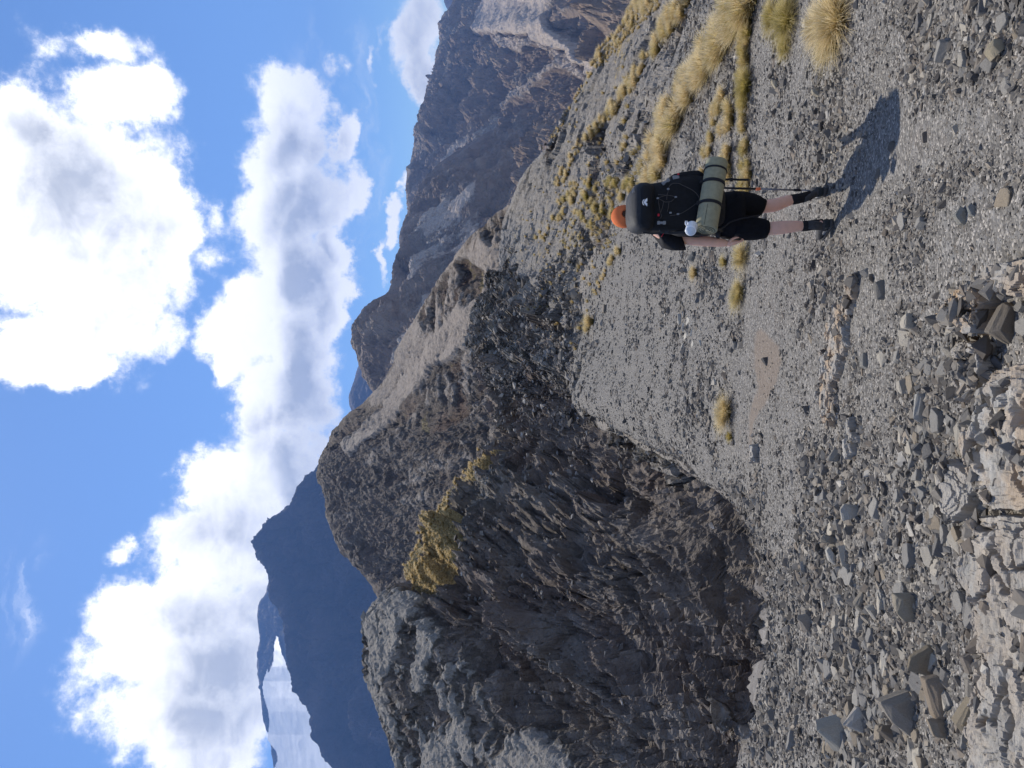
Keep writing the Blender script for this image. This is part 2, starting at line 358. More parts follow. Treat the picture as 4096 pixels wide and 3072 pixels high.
earth = np.maximum(sstep(-18, 18, poly_sd(jx * .6 + gx * .4, jy * .6 + gy * .4, EARTH[0])), .45 * sstep(-20, 25, poly_sd(jx, jy, EARTH[1])))
PATH = [(4150,480),(3850,540),(3620,560),(3360,800),(3160,930),(3060,1250),(3020,1600),(3000,1800)]
pathm = sstep(150, 40, line_d(jx, jy, PATH)); earth = np.maximum(earth, .30 * pathm)
rustm = np.where(pan_sd > 0, earth, .75)
# displacement
nrm = gnormals(G)
Dg = G[..., 1]
rockw = (.22 + .78 * sstep(0.0, 1.0, 1 - scree)) * sstep(9.5, 14, Dg) * (pan_sd < 12)
ax = at(1650, 2150, 53.0) - at(2950, 3100, 28.0); ax /= np.linalg.norm(ax)      # run of the rock ribs
al = G @ ax; Gs = G - ax * (al * .74)[..., None]
wx_ = 70 * fbm(G / 9.0, 4, .55, off=61.); wy_ = 70 * fbm(G / 9.0, 4, .55, off=81.)
uu = ((gx + wx_) * .70 + (gy + wy_) * .71); vv = (-(gx + wx_) * .71 + (gy + wy_) * .70)
big = fbm(np.stack([uu * .16 / 250, vv / 250, 0 * uu], -1), 7, .60, ridged=True); med = fbm(np.stack([uu * .3 / 60, vv / 60, 0 * uu + 7], -1), 6, .68, ridged=True, off=5.0); blk = fbm(G / .9, 4, .6)
sizew = np.clip(Dg / 45.0, .25, 1.25)
near_crest = sstep(9.25, 8.7, gt)[:, None] * 1.0 + .16
near_crest = np.minimum(near_crest, 1.0)
left = sstep(1250, 1800, gy)
ampb = (0.55 + 3.0 * left) * sizew * near_crest
q1 = np.cross(ax, np.array([0, -.55, .83])); q1 = np.cross(q1, ax); q1 /= np.linalg.norm(q1)
sc_ = (G @ q1) / 2.1 + 1.5 * fbm(Gs / 6.0, 4, .55, off=21.); saw = (sc_ - np.floor(sc_)); saw = np.where(saw < .8, saw / .8, (1 - saw) / .2) - .5
sc2_ = (G @ q1) / .62 + 1.3 * fbm(Gs / 2.2, 4, .6, off=51.); saw2 = (sc2_ - np.floor(sc2_)); saw2 = np.where(saw2 < .75, saw2 / .75, (1 - saw2) / .25) - .5
LTd = 1 - .45 * LT; disp = LTd * rockw * sizew * (left * .75 + .25) * (.35 * saw * near_crest + .16 * saw2)
fm = np.zeros(G.shape[:2]); r0_ = int(np.searchsorted(gt, 6.0)); Gq = G + .35 * np.stack([fbm(G / 1.5, 3, off=3. * k_) for k_ in range(3)], -1); Gq = (Gq - ax * ((Gq @ ax) * .55)[..., None])[r0_:]
fm[r0_:] = 1.15 * facets(Gq / 2.4, 1.6) + .6 * facets(Gq / 1.0, 1.6, 37) + .26 * facets(Gq / .42, 1.6, 91)
disp += LTd * rockw * sizew * fm * np.maximum(near_crest, .4)
disp += LTd * rockw * (ampb * (big - .1) + .22 * sizew * (med - .1) + .10 * sizew * blk)
disp += (1 - rockw) * sstep(12, 22, Dg) * (pan_sd < 0) * (.5 * fbm(G / 4.0, 5, .55) + .24 * fbm(G / .8, 5, .6))
undu = fbm(G / 1.4, 5, .5)
panw = (pan_sd > -10) * 1.0
disp += panw * (.035 * undu + .05 * fbm(G / 4.0, 3) * sstep(4, 10, Dg))
G0 = G.copy()
G = G + nrm * disp[..., None]
G[..., 1] = np.where(gt[:, None] < 1.5, G0[..., 1], G[..., 1])
gx, gy = proj(G)
NR, NC = G.shape[:2]
m_ground = rock_material('dark greywacke rock', 1.6, [(.11,.093,.082),(.25,.226,.202),(.47,.44,.40),(.33,.296,.262)], (.245,.228,.208), ((.52,.40,.20),(.20,.15,.07)), (.13,.09,.072), bump=1.0, strat=(1,.6,1), warm=(1.0, .985, .95))
spill = sstep(-230, -10, pan_sd) * (pan_sd < 5) * sstep(-.35, .15, fbm(G / 1.6, 5, .6, off=44.) + .5 * sstep(-230, 0, pan_sd) - .35) * sstep(2300, 2100, gy)
scree = np.maximum(scree, .95 * spill)
left2 = sstep(1500, 1900, gy) * (pan_sd < 0) * (Dg > 12)
scree = np.maximum(scree, left2 * .85 * sstep(.0, -.45, big + .5 * fbm(G / 3.0, 4, .6, off=90.)))
scree = np.maximum(scree, .9 * sstep(-.12, .22, fbm(G / 3.2, 5, .6, off=95.)) * (pan_sd < 0) * sstep(1700, 1450, gy) * sstep(9.2, 8.9, gt)[:, None])
mask = np.stack([scree, grassm, rustm], -1)
esplit = int(np.searchsorted(gt, 6.55))        # row where the pan ends and the rock begins
# fine gravel material of the pan
m_pan, t, b = new_mat('fine grey gravel', .9, .12)
P = t.node('ShaderNodeTexCoord').outputs['Object']; mR, mG, mB = attr_color(t, 'mask')
v1 = t.voro(P, 70, out='Color'); v2 = t.voro(P, 24, out='Color'); sv = t.node('ShaderNodeSeparateColor'); t.link(v1, sv.inputs[0]); sv2 = t.node('ShaderNodeSeparateColor'); t.link(v2, sv2.inputs[0])
n = t.noise(P, 1.1, 5, .6)
c = t.ramp(sv.outputs[0], [(0, (.08,.074,.067)), (.45, (.145,.135,.122)), (.8, (.22,.204,.18)), (1, (.45,.41,.36))])
c = t.mix(t.mr(sv2.outputs[0], .55, 1.0, 0, .55), c, (.26,.25,.235))
c = t.mix(t.mr(n, .35, .7, 0, .3), c, (.20,.185,.16))
e = t.mr(t.math('ADD', mB, t.math('MULTIPLY', t.math('SUBTRACT', t.noise(P, 6, 5, .6), .5), .8)), .3, .8, 0, .7)
c = t.mix(e, c, t.mix(t.noise(P, 30, 4, .7), (.15,.115,.085), (.27,.215,.17)))
# beyond the pan on this sheet: rock
rk = t.ramp(t.noise(P, 1.2, 8, .65), [(.3, (.09,.078,.07)), (.5, (.18,.162,.145)), (.7, (.33,.31,.28))])
c = t.mix(t.mr(t.math('ADD', mR, t.math('MULTIPLY', t.math('SUBTRACT', t.noise(P, 2.5, 6, .7), .5), .9)), .38, .62, 1, 0), c, rk)
t.link(c, b.inputs['Base Color'])
h = t.math('ADD', t.math('MULTIPLY', t.voro(P, 70), -1.0), t.math('MULTIPLY', t.voro(P, 24), -1.3))
bp = t.node('ShaderNodeBump'); bp.inputs['Strength'].default_value = .8; bp.inputs['Distance'].default_value = .009
t.link(h, bp.inputs['Height']); t.link(bp.outputs[0], b.inputs['Normal'])

rows_a = slice(0, esplit + 1)
tag(mesh_obj('ground', G[rows_a], grid_faces(esplit + 1, NC), m_pan, attrs={'mask': mask[rows_a]}), kind='structure')
rows_b = slice(esplit, NR)
tag(mesh_obj('cliff', G[rows_b], grid_faces(NR - esplit, NC), m_ground, smooth=False, attrs={'mask': mask[rows_b]}), kind='structure')
def mountain(name, nodes, ys, segs, mat, L, amp, skyamp, masks=None, strat=None, crest_t=None, far=None, jl=None, sdir=None, extra=None):
    G, tt = loft(nodes, ys, segs); n = gnormals(G); x, y = proj(G)
    jx, jy = jit(G, x, y, jl or L, 34); j2, j3 = jit(G, x, y, (jl or L) * .12, 16, 5.0); jx = jx + j2 - x; jy = jy + j3 - y
    mk = masks(G, x, y, jx, jy, tt) if masks else np.zeros(G.shape)
    hard = 1 - .8 * mk[..., 0]
    if sdir is not None: sdir = sdir / np.linalg.norm(sdir); Q = G - sdir * ((G @ sdir) * .72)[..., None]
    else: Q = G if strat is None else G * np.array(strat)
    w = np.ones(len(tt)) if crest_t is None else skyamp + (1 - skyamp) * sstep(0.03, .45, np.abs(tt - crest_t))
    d = hard * (fbm(Q / L, 7, .56, ridged=True) - .15) * amp; d2 = hard * .30 * amp * fbm(Q / (L * .22), 6, .66, ridged=True, off=7)
    if extra is not None: d2 = d2 + extra(G, x, y) * hard
    G = G + n * (d * w[:, None] + d2 * np.maximum(w, .42)[:, None])[..., None]
    o = mesh_obj(name, G, grid_faces(*G.shape[:2]), mat, smooth=False, attrs={'mask': mk})
    return tag(o, kind='structure'), G, x, y, mk
def shift(sky, dx, kd, kz=1.0): return [(y, x + dx, d * kd) for y, x, d in sky]

# brown flank above the spur
FS = [(600,2200,150),(700,2120,150),(790,2058,150),(860,1960,165),(960,1862,185),(1050,1792,210),(1119,1739,235),(1277,1656,280),(1366,1612,310),(1543,1517,370),(1600,1455,395),(1663,1384,425),(1765,1302,460),
      (1846,1268,480),(1900,1263,480),(1953,1278,475),(2050,1298,465),(2137,1330,455),(2237,1391,440),(2352,1484,420),(2450,1560,410),(2700,1760,400)]
def fdist(y): return np.interp(y, [q[0] for q in FS], [q[2] for q in FS])
fb = [(600,2330,110),(790,2200,110),(960,2130,112),(1119,2090,112),(1366,2080,110),(1543,2080,115),(1765,2130,130),(1900,2150,150),(2137,2000,170),(2352,1900,190),(2700,2000,200)]
fm = [(600,2270,126),(790,2130,128),(960,1990,140),(1119,1900,160),(1366,1830,185),(1543,1790,205),(1765,1700,240),(1900,1690,262),(2000,1690,268),(2137,1690,275),(2352,1720,290),(2700,1880,300)]
fu = [(600,2230,140),(790,2090,142),(960,1920,162),(1119,1815,195),(1366,1715,240),(1543,1650,280),(1765,1480,345),(1900,1450,372),(2000,1460,375),(2137,1500,372),(2352,1590,350),(2700,1820,340)]
def fl_extra(G, x, y):
    wx_ = 60 * fbm(G / 60., 4, .55, off=61.); wy_ = 60 * fbm(G / 60., 4, .55, off=81.); s_ = sstep(1620, 1780, y)
    r = 0
    for sg, w_ in ((1, s_), (-1, 1 - s_)):
        uu = (x + wx_) * .72 + sg * (y + wy_) * .69; vv = -(x + wx_) * .69 * sg + (y + wy_) * .72
        r = r + w_ * fbm(np.stack([uu * .22 / 150, vv / 150, 0 * uu + sg], -1), 6, .55, ridged=True)
    return (.4 + .6 * s_) * 10.5 * (r - .2) + (.35 + .65 * s_) * (2.1 * facets(G / 9., 1.6) + 1.1 * facets(G / 3.6, 1.6, 40))
def fl_masks(G, x, y, jx, jy, tt):
    g = lambda poly, w=14: sstep(-w, w, poly_sd(jx, jy, poly))
    sc = g([(1350,1760),(1420,1690),(1560,1540),(1650,1300),(1740,1130),(1860,960),(2000,840),(2100,760),(2330,700),(2330,1500),(1900,1310),(1790,1460),(1640,1600),(1500,1720),(1390,1820)], 16)
    dark = np.maximum.reduce([g([(1700,1160),(1660,1260),(1690,1350),(1740,1300),(1860,1190),(1900,1090),(1850,1040),(1790,1060)]),
                              g([(1930,820),(2080,760),(2090,880),(1990,1000),(1930,980),(1900,900)], 12),
                              g([(1560,1660),(1700,1480),(1850,1380),(1890,1480),(1930,1680),(1800,1700),(1640,1760)], 16) * .9])
    dark = dark * sstep(-.22, .12, fbm(G / 16., 5, .65, off=19.)) ; sc = sc * (1 - dark)
    sc = np.maximum(sc, .5 * g([(1560,1700),(1650,1720),(1800,1850),(1930,1950),(1800,1960),(1640,1830),(1540,1750)], 14))
    sc = np.maximum(sc, .5 * g([(1520,1740),(1600,1860),(1720,1990),(1760,2060),(1700,2040),(1560,1900),(1490,1780)], 10))
    va = at(2100, 800, 150.) - at(1350, 1750, 450.); va /= np.linalg.norm(va); Ga = G - va * ((G @ va) * .9)[..., None]
    sc = np.clip(np.maximum(sc, .42 + .28 * sstep(1700, 1500, y)) + .50 * fbm(Ga / 9., 5, .6) + .25 * fbm(G / 5., 4, .6, off=12) * 1, 0, 1) * (1 - .55 * dark)
    gr = .62 * dark * sstep(-.05, .3, fbm(G / 14., 4)) + .25 * sstep(.0, .4, fbm(G / 10., 4, off=4)) * (y < 1500)
    return np.stack([sc, gr, np.clip(.45 + dark, 0, 1)], -1)
m_flank = rock_material('brown grey rock', 7.0, [(.10,.084,.072),(.18,.157,.137),(.28,.25,.22),(.215,.185,.156)], (.235,.21,.187), ((.26,.20,.10),(.17,.13,.06)), (.12,.075,.052), bump=.9, speck=.7)
mountain('hillside', [fb, fm, fu, FS, shift(FS, 130, 1.15), shift(FS, 700, 1.5)], np.arange(600, 2640, 4.2), [150, 130, 170, 14, 10], m_flank, 38., 9.0, .3, fl_masks, crest_t=3, sdir=(at(2100, 800, 150.) - at(1350, 1750, 450.)), extra=fl_extra)

# small knob and ridge beyond
KS = [(100,2400,2300),(400,2120,2150),(560,1890,2000),(640,1770,1950),(700,1700,1900),(873,1617,1800),(949,1595,1700),(1013,1590,1600),(1024,1573,1550),(1157,1548,1400),(1198,1497,1350),(1233,1447,1320),(1303,1396,1300),(1378,1393,1280),(1429,1418,1270),(1511,1437,1250),(1560,1470,1240),(1700,1560,1200),(1900,1650,1200)]
def k_masks(G, x, y, jx, jy, tt):
    sc = sstep(-10, 10, poly_sd(jx, jy, [(1640,940),(1600,1180),(1560,1330),(1540,1440),(1620,1480),(1800,1300),(1900,1000),(1900,700),(1780,700)]))
    dark = sstep(-8, 8, poly_sd(jx, jy, [(1470,1250),(1530,1260),(1620,1160),(1690,1140),(1660,1230),(1560,1340),(1500,1330)]))
    sc = sc * (.4 + .5 * sstep(-.3, .3, fbm(G / 120., 5, .6, off=3.)))
    return np.stack([sc * (1 - dark), 0 * sc, .3 + 0 * sc], -1)
m_far = rock_material('far grey brown rock', 45.0, [(.16,.13,.11),(.31,.26,.215),(.46,.40,.345),(.42,.31,.215)], (.40,.355,.31), ((.2,.16,.09),(.14,.11,.06)), (.13,.085,.06), bump=.8, speck=1.0)
kdn = lambda dx, k: [(y, x + dx, d * k) for y, x, d in KS]
mountain('mountain', [kdn(620, .62), kdn(330, .72), kdn(130, .85), KS, kdn(60, 1.15), kdn(500, 1.6)], np.arange(100, 1900, 4.2), [60, 110, 90, 12, 10], m_far, 190., 46., .16, k_masks, crest_t=3)

# high ridge to the right, with the shingle valley below it
LS = [(-900,1700,4200),(-300,1760,3800),(0,1802,3400),(60,1775,3300),(95,1750,3250),(190,1746,3200),(285,1730,3100),(348,1704,3050),(411,1686,3000),(519,1654,2900),(589,1650,2850),(640,1636,2820),(677,1619,2800),(700,1627,2780),(728,1624,2750),(873,1616,2650),(949,1594,2550),(1013,1591,2500),(1150,1560,2400),(1400,1620,2300)]
ld = lambda dx, k: [(y, x + dx, d * k) for y, x, d in LS]
la = [(-900,2700,700),(0,2640,700),(190,2560,700),(400,2440,760),(600,2320,850),(800,2200,950),(1100,2100,1100),(1400,2100,1200)]
lb = [(-900,2420,1150),(0,2330,1150),(190,2300,1180),(400,2260,1260),(600,2180,1350),(800,2080,1450),(1100,1990,1600),(1400,1980,1700)]
lc = [(-900,2150,1750),(0,2120,1750),(100,2060,1800),(230,2040,1850),(400,2040,1850),(600,1950,1900),(800,1860,1950),(1100,1790,2000),(1400,1800,2100)]
le = [(-900,1930,2700),(0,1930,2600),(120,1890,2560),(260,1850,2480),(400,1820,2450),(600,1780,2380),(800,1720,2300),(1100,1660,2250),(1400,1700,2200)]
def l_masks(G, x, y, jx, jy, tt):
    g = lambda poly, w=10: sstep(-w, w, poly_sd(jx, jy, poly))
    river = g([(1905,-60),(1905,0),(1861,114),(1921,108),(1943,130),(2078,130),(2084,157),(2208,200),(2214,228),(2295,260),(2333,293),(2355,335),(2385,266),(2290,239),(2225,179),(2143,103),(2138,33),(2160,0),(2180,-60)], 7)
    lowsc = g([(1921,130),(1997,206),(2078,179),(2160,228),(2105,271),(2241,293),(2322,350),(2350,325),(2200,205),(2080,140)], 10)
    sc2 = g([(1747,570),(1780,532),(1845,510),(1867,548),(1829,613),(1834,705),(1812,803),(1780,900),(1850,1000),(1700,1000),(1640,900),(1688,770),(1726,684),(1753,624)], 34)
    ch = np.maximum.reduce([sstep(30, 12, line_d(jx, jy, q)) for q in ([(2190,232),(2060,330),(1970,405)], [(1942,461),(1877,575)], [(2110,560),(2000,650),(1960,760)], [(2200,20),(2330,60),(2420,30)])])
    lit = sstep(-.02, .25, fbm(G / 240., 5, .6, off=5))
    sc = np.maximum.reduce([river * .95, lowsc * .62, sc2 * .7, ch * .6, .5 * lit])
    sc = sc * (1 - .85 * g([(2150,60),(2180,20),(2330,20),(2430,90),(2400,190),(2330,240),(2250,190),(2180,130)], 10))
    return np.stack([sc, .3 * sstep(.05, .4, fbm(G / 120., 4, off=1)), .25 + .45 * sstep(0, .2, fbm(G / 300., 3, off=8))], -1)
mountain('mountain', [la, lb, lc, le, LS, ld(50, 1.15), ld(500, 1.6)], np.arange(-900, 1400, 4.0), [70, 130, 130, 110, 12, 10], m_far, 330., 105., .2, l_masks, crest_t=4)

# small blue summit seen over the shoulder, and the blue hill at the right edge
BS = [(1380,1480,5200),(1480,1425,5200),(1550,1405,5200),(1587,1393,5200),(1620,1397,5200),(1660,1412,5200),(1800,1480,5200)]
m_blue = rock_material('distant dark rock', 160.0, [(.03,.025,.027),(.07,.056,.055),(.15,.125,.12),(.10,.07,.062)], (.14,.12,.11), ((.2,.16,.09),(.14,.11,.06)), (.10,.065,.05), bump=.5, speck=.6)
mountain('mountain', [shift(BS, 500, .8), shift(BS, 200, .9), BS, shift(BS, 80, 1.15), shift(BS, 500, 1.5)], np.arange(1380, 1800, 4.5), [30, 60, 10, 8], m_blue, 500., 60., .12, None, crest_t=2)
HS = [(-700,1700,6500),(-100,1765,6500),(20,1778,6500),(60,1800,6500),(120,1840,6500),(300,1900,6500)]
mountain('mountain', [shift(HS, 300, .8), HS, shift(HS, 100, 1.2), shift(HS, 400, 1.5)], np.arange(-700, 300, 6), [50, 10, 8], m_blue, 500., 60., .12, None, crest_t=1)

# big blue mountain on the left
MS = [(1500,1600,3400),(1700,1420,3600),(1846,1270,3700),(1900,1215,3750),(1961,1169,3800),(2000,1154,3850),(2053,1085,3900),(2107,1024,3950),(2145,999,4000),(2165,994,4000),(2185,1002,4000),(2214,1016,4000),(2268,1054,3950),(2306,1062,3950),
      (2360,1066,3900),(2444,1100,3850),(2482,1122,3850),(2543,1132,3800),(2628,1147,3750),(2743,1163,3700),(2781,1192,3680),(2858,1231,3650),(2919,1231,3600),(3003,1269,3550),(3072,1323,3500),(3700,1500,3300)]
md = lambda dx, k: [(y, x * .0 + X, d * k) for (y, x, d), X in zip(MS, [q[1] + dx for q in MS])]
mlow = [(1500,2050,2950),(2200,1950,3000),(3072,2000,2900),(3700,2050,2800)]
mmid = [(1500,1800,3150),(1900,1550,3400),(2200,1420,3480),(2600,1480,3380),(3072,1620,3200),(3700,1750,3000)]
mountain('mountain', [mlow, mmid, MS, md(90, 1.12), md(600, 1.5)], np.arange(1500, 3700, 5.0), [120, 170, 12, 10], m_blue, 560., 200., .10, None, crest_t=2)

# snowy mountain behind it
SS = [(2250,1120,6200),(2330,1068,6200),(2360,1060,6200),(2390,1036,6200),(2452,1025,6200),(2543,1034,6200),(2600,1026,6200),(2666,1024,6200),(2720,1038,6200),(2790,1040,6200),(2842,1047,6200),(2934,1077,6200),(3000,1086,6200),(3072,1093,6200),(3700,1200,6200)]
sn = lambda dx, k: [(y, x + dx, d * k) for y, x, d in SS]
o, SG, sx, sy, mk = mountain('mountain', [sn(420, .70), sn(200, .80), sn(40, .95), SS, sn(70, 1.12), sn(500, 1.5)], np.arange(2250, 3700, 4.0), [40, 90, 26, 10, 8], m_blue, 420., 85., .14, None, crest_t=3)
# glacier: a sheet of snow lying on that mountain's near side
def sheet_on(name, x0, x1, y0, y1, depth, poly, mat, L, thick, nx=150, ny=230):
    yy = np.linspace(y0, y1, ny); xx = np.linspace(x0, x1, nx); X, Y = np.meshgrid(xx, yy, indexing='ij')
    Dd = depth(X, Y); P = at(X, Y, Dd); qx, qy = jit(P, X, Y, L, 16)
    ins = poly_sd(qx, qy, poly) > 0; keep = ins[:-1, :-1] & ins[1:, :-1] & ins[:-1, 1:] & ins[1:, 1:]
    P = P + gnormals(P) * (thick * (.6 + .3 * fbm(P * np.array([1, .25, 1]) / (L * 1.1), 4, .45, ridged=True)))[..., None]
    ob = mesh_obj(name, P, grid_faces(nx, ny, keep), mat)
    bm = bmesh.new(); bm.from_mesh(ob.data); bmesh.ops.delete(bm, geom=[v for v in bm.verts if not v.link_faces], context='VERTS'); bm.to_mesh(ob.data); bm.free()
    return ob
m_snow, t, b = new_mat('glacier snow', .55, .4)
P = t.node('ShaderNodeTexCoord').outputs['Object']
c = t.mix(t.mr(t.noise(t.vmath('MULTIPLY', P, (1, .5, 2.5)), 1 / 160, 6, .6), .35, .7), (.74,.77,.80), (.86,.88,.90)); t.link(c, b.inputs['Base Color'])
bp = t.node('ShaderNodeBump'); bp.inputs['Strength'].default_value = .7; bp.inputs['Distance'].default_value = 6
t.link(t.noise(t.vmath('MULTIPLY', P, (1, .4, 3)), 1 / 120, 6, .65), bp.inputs['Height']); t.link(bp.outputs[0], b.inputs['Normal'])
SNOW = [(1120,2537),(1128,2545),(1146,2630),(1180,2700),(1240,2760),(1280,2850),(1300,2940),(1400,3072),(1450,3200),(1400,3400),(1115,3400),(1105,3072),(1120,3030),(1112,3000),(1080,2960),(1082,2860),(1068,2800),(1060,2740),(1068,2700),(1088,2650),(1086,2690),(1104,2640),(1110,2575)]
gl = sheet_on('glacier', 1045, 1480, 2500, 3420, lambda X, Y: 6200 * .93 - (X - np.interp(Y, [q[0] for q in SS], [q[1] for q in SS])) * 4.6, SNOW, m_snow, 300., 26.)
tag(gl, kind='structure')
for pts in ([(1094,2530),(1102,2534),(1112,2560),(1100,2552)], [(1066,2575),(1074,2585),(1080,2610),(1070,2600)]):
    pass

# valley floor under everything
nv = 60
X, Y = np.meshgrid(np.linspace(-7900, 7900, nv), np.linspace(-3900, 10400, nv), indexing='ij')
Pf = np.stack([X, Y, -900 + 60 * fbm(np.stack([X, Y, 0 * X], -1) / 3000., 4)], -1)
tag(mesh_obj('valley_floor', Pf, grid_faces(nv, nv)[:, ::-1], m_far, attrs={'mask': np.stack([.6 + 0 * X, 0 * X, 0 * X], -1)}), kind='structure')
# ------------------------------------------------------------------ sampling the ground
def cell_of(px, py):
    """grid cell of the ground sheet seen at photograph pixel (px, py)"""
    c = int(np.argmin(np.abs(ys - py)))
    lo, hi = int(np.searchsorted(gt, 2.6)), NR - 1
    col = gx[lo:hi, c]; k = np.where(col >= px)[0]
    # rows run from near to far, x falls with distance: the last row before the first crossing
    cr = np.where((col[:-1] >= px) & (col[1:] < px))[0]
    r = lo + (int(cr[0]) if len(cr) else int(np.argmin(np.abs(col - px))))
    return r, c
def ground_at(px, py):
    r, c = cell_of(px, py); a, b_ = gx[r, c], gx[min(r + 1, NR - 1), c]
    tt = 0 if abs(a - b_) < 1e-6 else min(max((a - px) / (a - b_), 0), 1)
    return G[r, c] * (1 - tt) + G[min(r + 1, NR - 1), c] * tt
Gn = gnormals(G)
def normal_at(px, py): r, c = cell_of(px, py); return Gn[r, c]
def size_at(px_len, D): return px_len * D / F

# ------------------------------------------------------------------ stone shapes: convex hulls, flat faceted
def hull(seed, n, sx, sy, sz, angular=.75):
    rg = np.random.default_rng(seed); pts = rg.normal(size=(n, 3)); pts /= np.linalg.norm(pts, axis=1)[:, None]
    box = np.clip(pts * 1.6, -1, 1); pts = pts * (1 - angular) + box * angular
    pts = pts * (rg.uniform(.8, 1.05, size=(n, 1))) * np.array([sx, sy, sz])
    bm = bmesh.new(); vs = [bm.verts.new(p) for p in pts]
    r = bmesh.ops.convex_hull(bm, input=vs); bmesh.ops.delete(bm, geom=[v for v in bm.verts if not v.link_faces], context='VERTS')
    bmesh.ops.triangulate(bm, faces=bm.faces); bm.verts.ensure_lookup_table()
    V = np.array([v.co[:] for v in bm.verts]); Fc = np.array([[v.index for v in f.verts] for f in bm.faces]); bm.free()
    return V, Fc
TEMPL = [hull(100 + i, 9 + i % 5, 1, .5 + .35 * ((i * 7) % 5) / 4, .32 + .38 * ((i * 3) % 5) / 4) for i in range(18)]
def rot_rand(n, rg, tilt=.5, align=False):
    a = rg.uniform(0, 2 * np.pi, n) if not align else rg.normal(.9, .35, n); b = rg.normal(0, tilt, n); c = rg.normal(0, tilt, n)
    ca, sa, cb, sb, cc, sc = np.cos(a), np.sin(a), np.cos(b), np.sin(b), np.cos(c), np.sin(c); Z = np.zeros(n); O = np.ones(n)
    Rz = np.stack([ca, -sa, Z, sa, ca, Z, Z, Z, O], -1).reshape(n, 3, 3); Rx = np.stack([O, Z, Z, Z, cb, -sb, Z, sb, cb], -1).reshape(n, 3, 3)
    Ry = np.stack([cc, Z, sc, Z, O, Z, -sc, Z, cc], -1).reshape(n, 3, 3)
    return Rx @ Ry @ Rz
def scatter_mesh(P, N, size, rg, sink=.2, tilt=.35, align=False):
    V, Fc, A = [], [], []; off = 0; n = len(P); which = rg.integers(0, len(TEMPL), n); rots = rot_rand(n, rg, tilt, align); tone = rg.uniform(0, 1, n); tone2 = rg.uniform(0, 1, n)
    for k, (tv, tf) in enumerate(TEMPL):
        m = which == k
        if not m.any(): continue
        q = np.einsum('nij,vj->nvi', rots[m], tv) * (size[m, None, None] * .5)
        q = q + (P[m] + N[m] * (size[m] * (.5 * .4 - sink))[:, None])[:, None, :]
        nn = m.sum(); V.append(q.reshape(-1, 3)); Fc.append((tf[None] + (np.arange(nn) * len(tv))[:, None, None] + off).reshape(-1, 3)); off += nn * len(tv)
        A.append(np.repeat(np.stack([tone[m], tone2[m], np.zeros(nn)], -1), len(tv), 0))
    return np.concatenate(V), np.concatenate(Fc), np.concatenate(A)
def stone_mat(name, per_object=False, stops=None):
    m, t, b = new_mat(name, .88, .12); P = t.node('ShaderNodeTexCoord').outputs['Object']
    if per_object:
        oi = t.node('ShaderNodeObjectInfo'); s = t.node('ShaderNodeSeparateColor'); t.link(oi.outputs['Color'], s.inputs[0]); rr, gg = oi.outputs['Random'], s.outputs[1]
        P = t.vmath('ADD', P, t.vmath('MULTIPLY', oi.outputs['Location'], (3.1, 3.1, 3.1)))
        base = oi.outputs['Color']
    else:
        rr, gg, bb = attr_color(t, 'tone')
        base = t.ramp(rr, stops or [(0, (.08,.072,.064)), (.35, (.135,.123,.108)), (.62, (.21,.19,.163)), (.85, (.29,.256,.207)), (.97, (.39,.35,.285)), (1, (.50,.46,.39))])
        base = t.mix(t.mr(gg, .72, 1.0, 0, .65), base, (.25,.20,.15)); base = t.mix(t.mr(gg, .0, .25, .5, 0), base, (.13,.135,.14))
    n = t.noise(P, 60 if not per_object else 20, 8, .7); n2 = t.noise(t.vmath('MULTIPLY', P, (1, 1, 4)), 22 if not per_object else 5, 5, .65)
    c = t.mix(t.mr(n, .3, .7, 0, .55 if not per_object else .85), base, t.mix(1.0, base, (.6,.58,.56), 'MULTIPLY'))
    c = t.mix(t.mr(n2, .55, .75, 0, .35), c, t.mix(1.0, base, (1.35,1.32,1.25), 'MULTIPLY'))
    t.link(c, b.inputs['Base Color'])
    bp = t.node('ShaderNodeBump'); bp.inputs['Strength'].default_value = .55 if not per_object else 1.0; bp.inputs['Distance'].default_value = .002 if not per_object else .005
    t.link(t.math('ADD', n, n2), bp.inputs['Height']); t.link(bp.outputs[0], b.inputs['Normal'])
    return m
m_stone = stone_mat('gravel stones'); m_rock = stone_mat('rock', True)

def scatter_on(rows, density, smin, smax, alpha, rg, gymin=-700, gymax=3900, region_fn=None, dmax=None, want=None):
    P0 = G[:-1, :-1]; du = G[1:, :-1] - P0; dv = G[:-1, 1:] - P0; area = np.linalg.norm(np.cross(du, dv), axis=-1)
    cyy = gy[:-1, :-1]; cxx = gx[:-1, :-1]; T = gt[:-1][:, None]
    w = density(cxx, cyy, P0, T) * area * (cyy > gymin) * (cyy < gymax) * (cxx < 4300) * (T >= 2.2) * (T <= rows)
    tot = w.sum(); n = int(tot if want is None else want); pr = (w / tot).ravel(); k = rg.choice(pr.size, n, p=pr); r, c = np.unravel_index(k, w.shape)
    a, b_ = rg.random(n), rg.random(n); P = P0[r, c] + du[r, c] * a[:, None] + dv[r, c] * b_[:, None]
    u = rg.random(n); size = (smin ** (-alpha) + u * (smax ** (-alpha) - smin ** (-alpha))) ** (-1 / alpha)
    return P, Gn[r, c], size, cxx[r, c], cyy[r, c]
def coarse(cx_, cy_):     # where the photograph has coarser rubble (1) or fine gravel (0)
    a = sstep(1450, 2100, cy_) * sstep(3080, 3350, cx_)
    b_ = sstep(3350, 3800, cx_) * sstep(900, 1500, cy_) * .75
    c = .45 * sstep(3600, 4000, cx_) * sstep(600, 200, cy_)
    return np.maximum.reduce([a, b_, c, .12 + 0 * a])
rg = np.random.default_rng(21)
pan_in = (pan_sd[:-1, :-1] > 4)
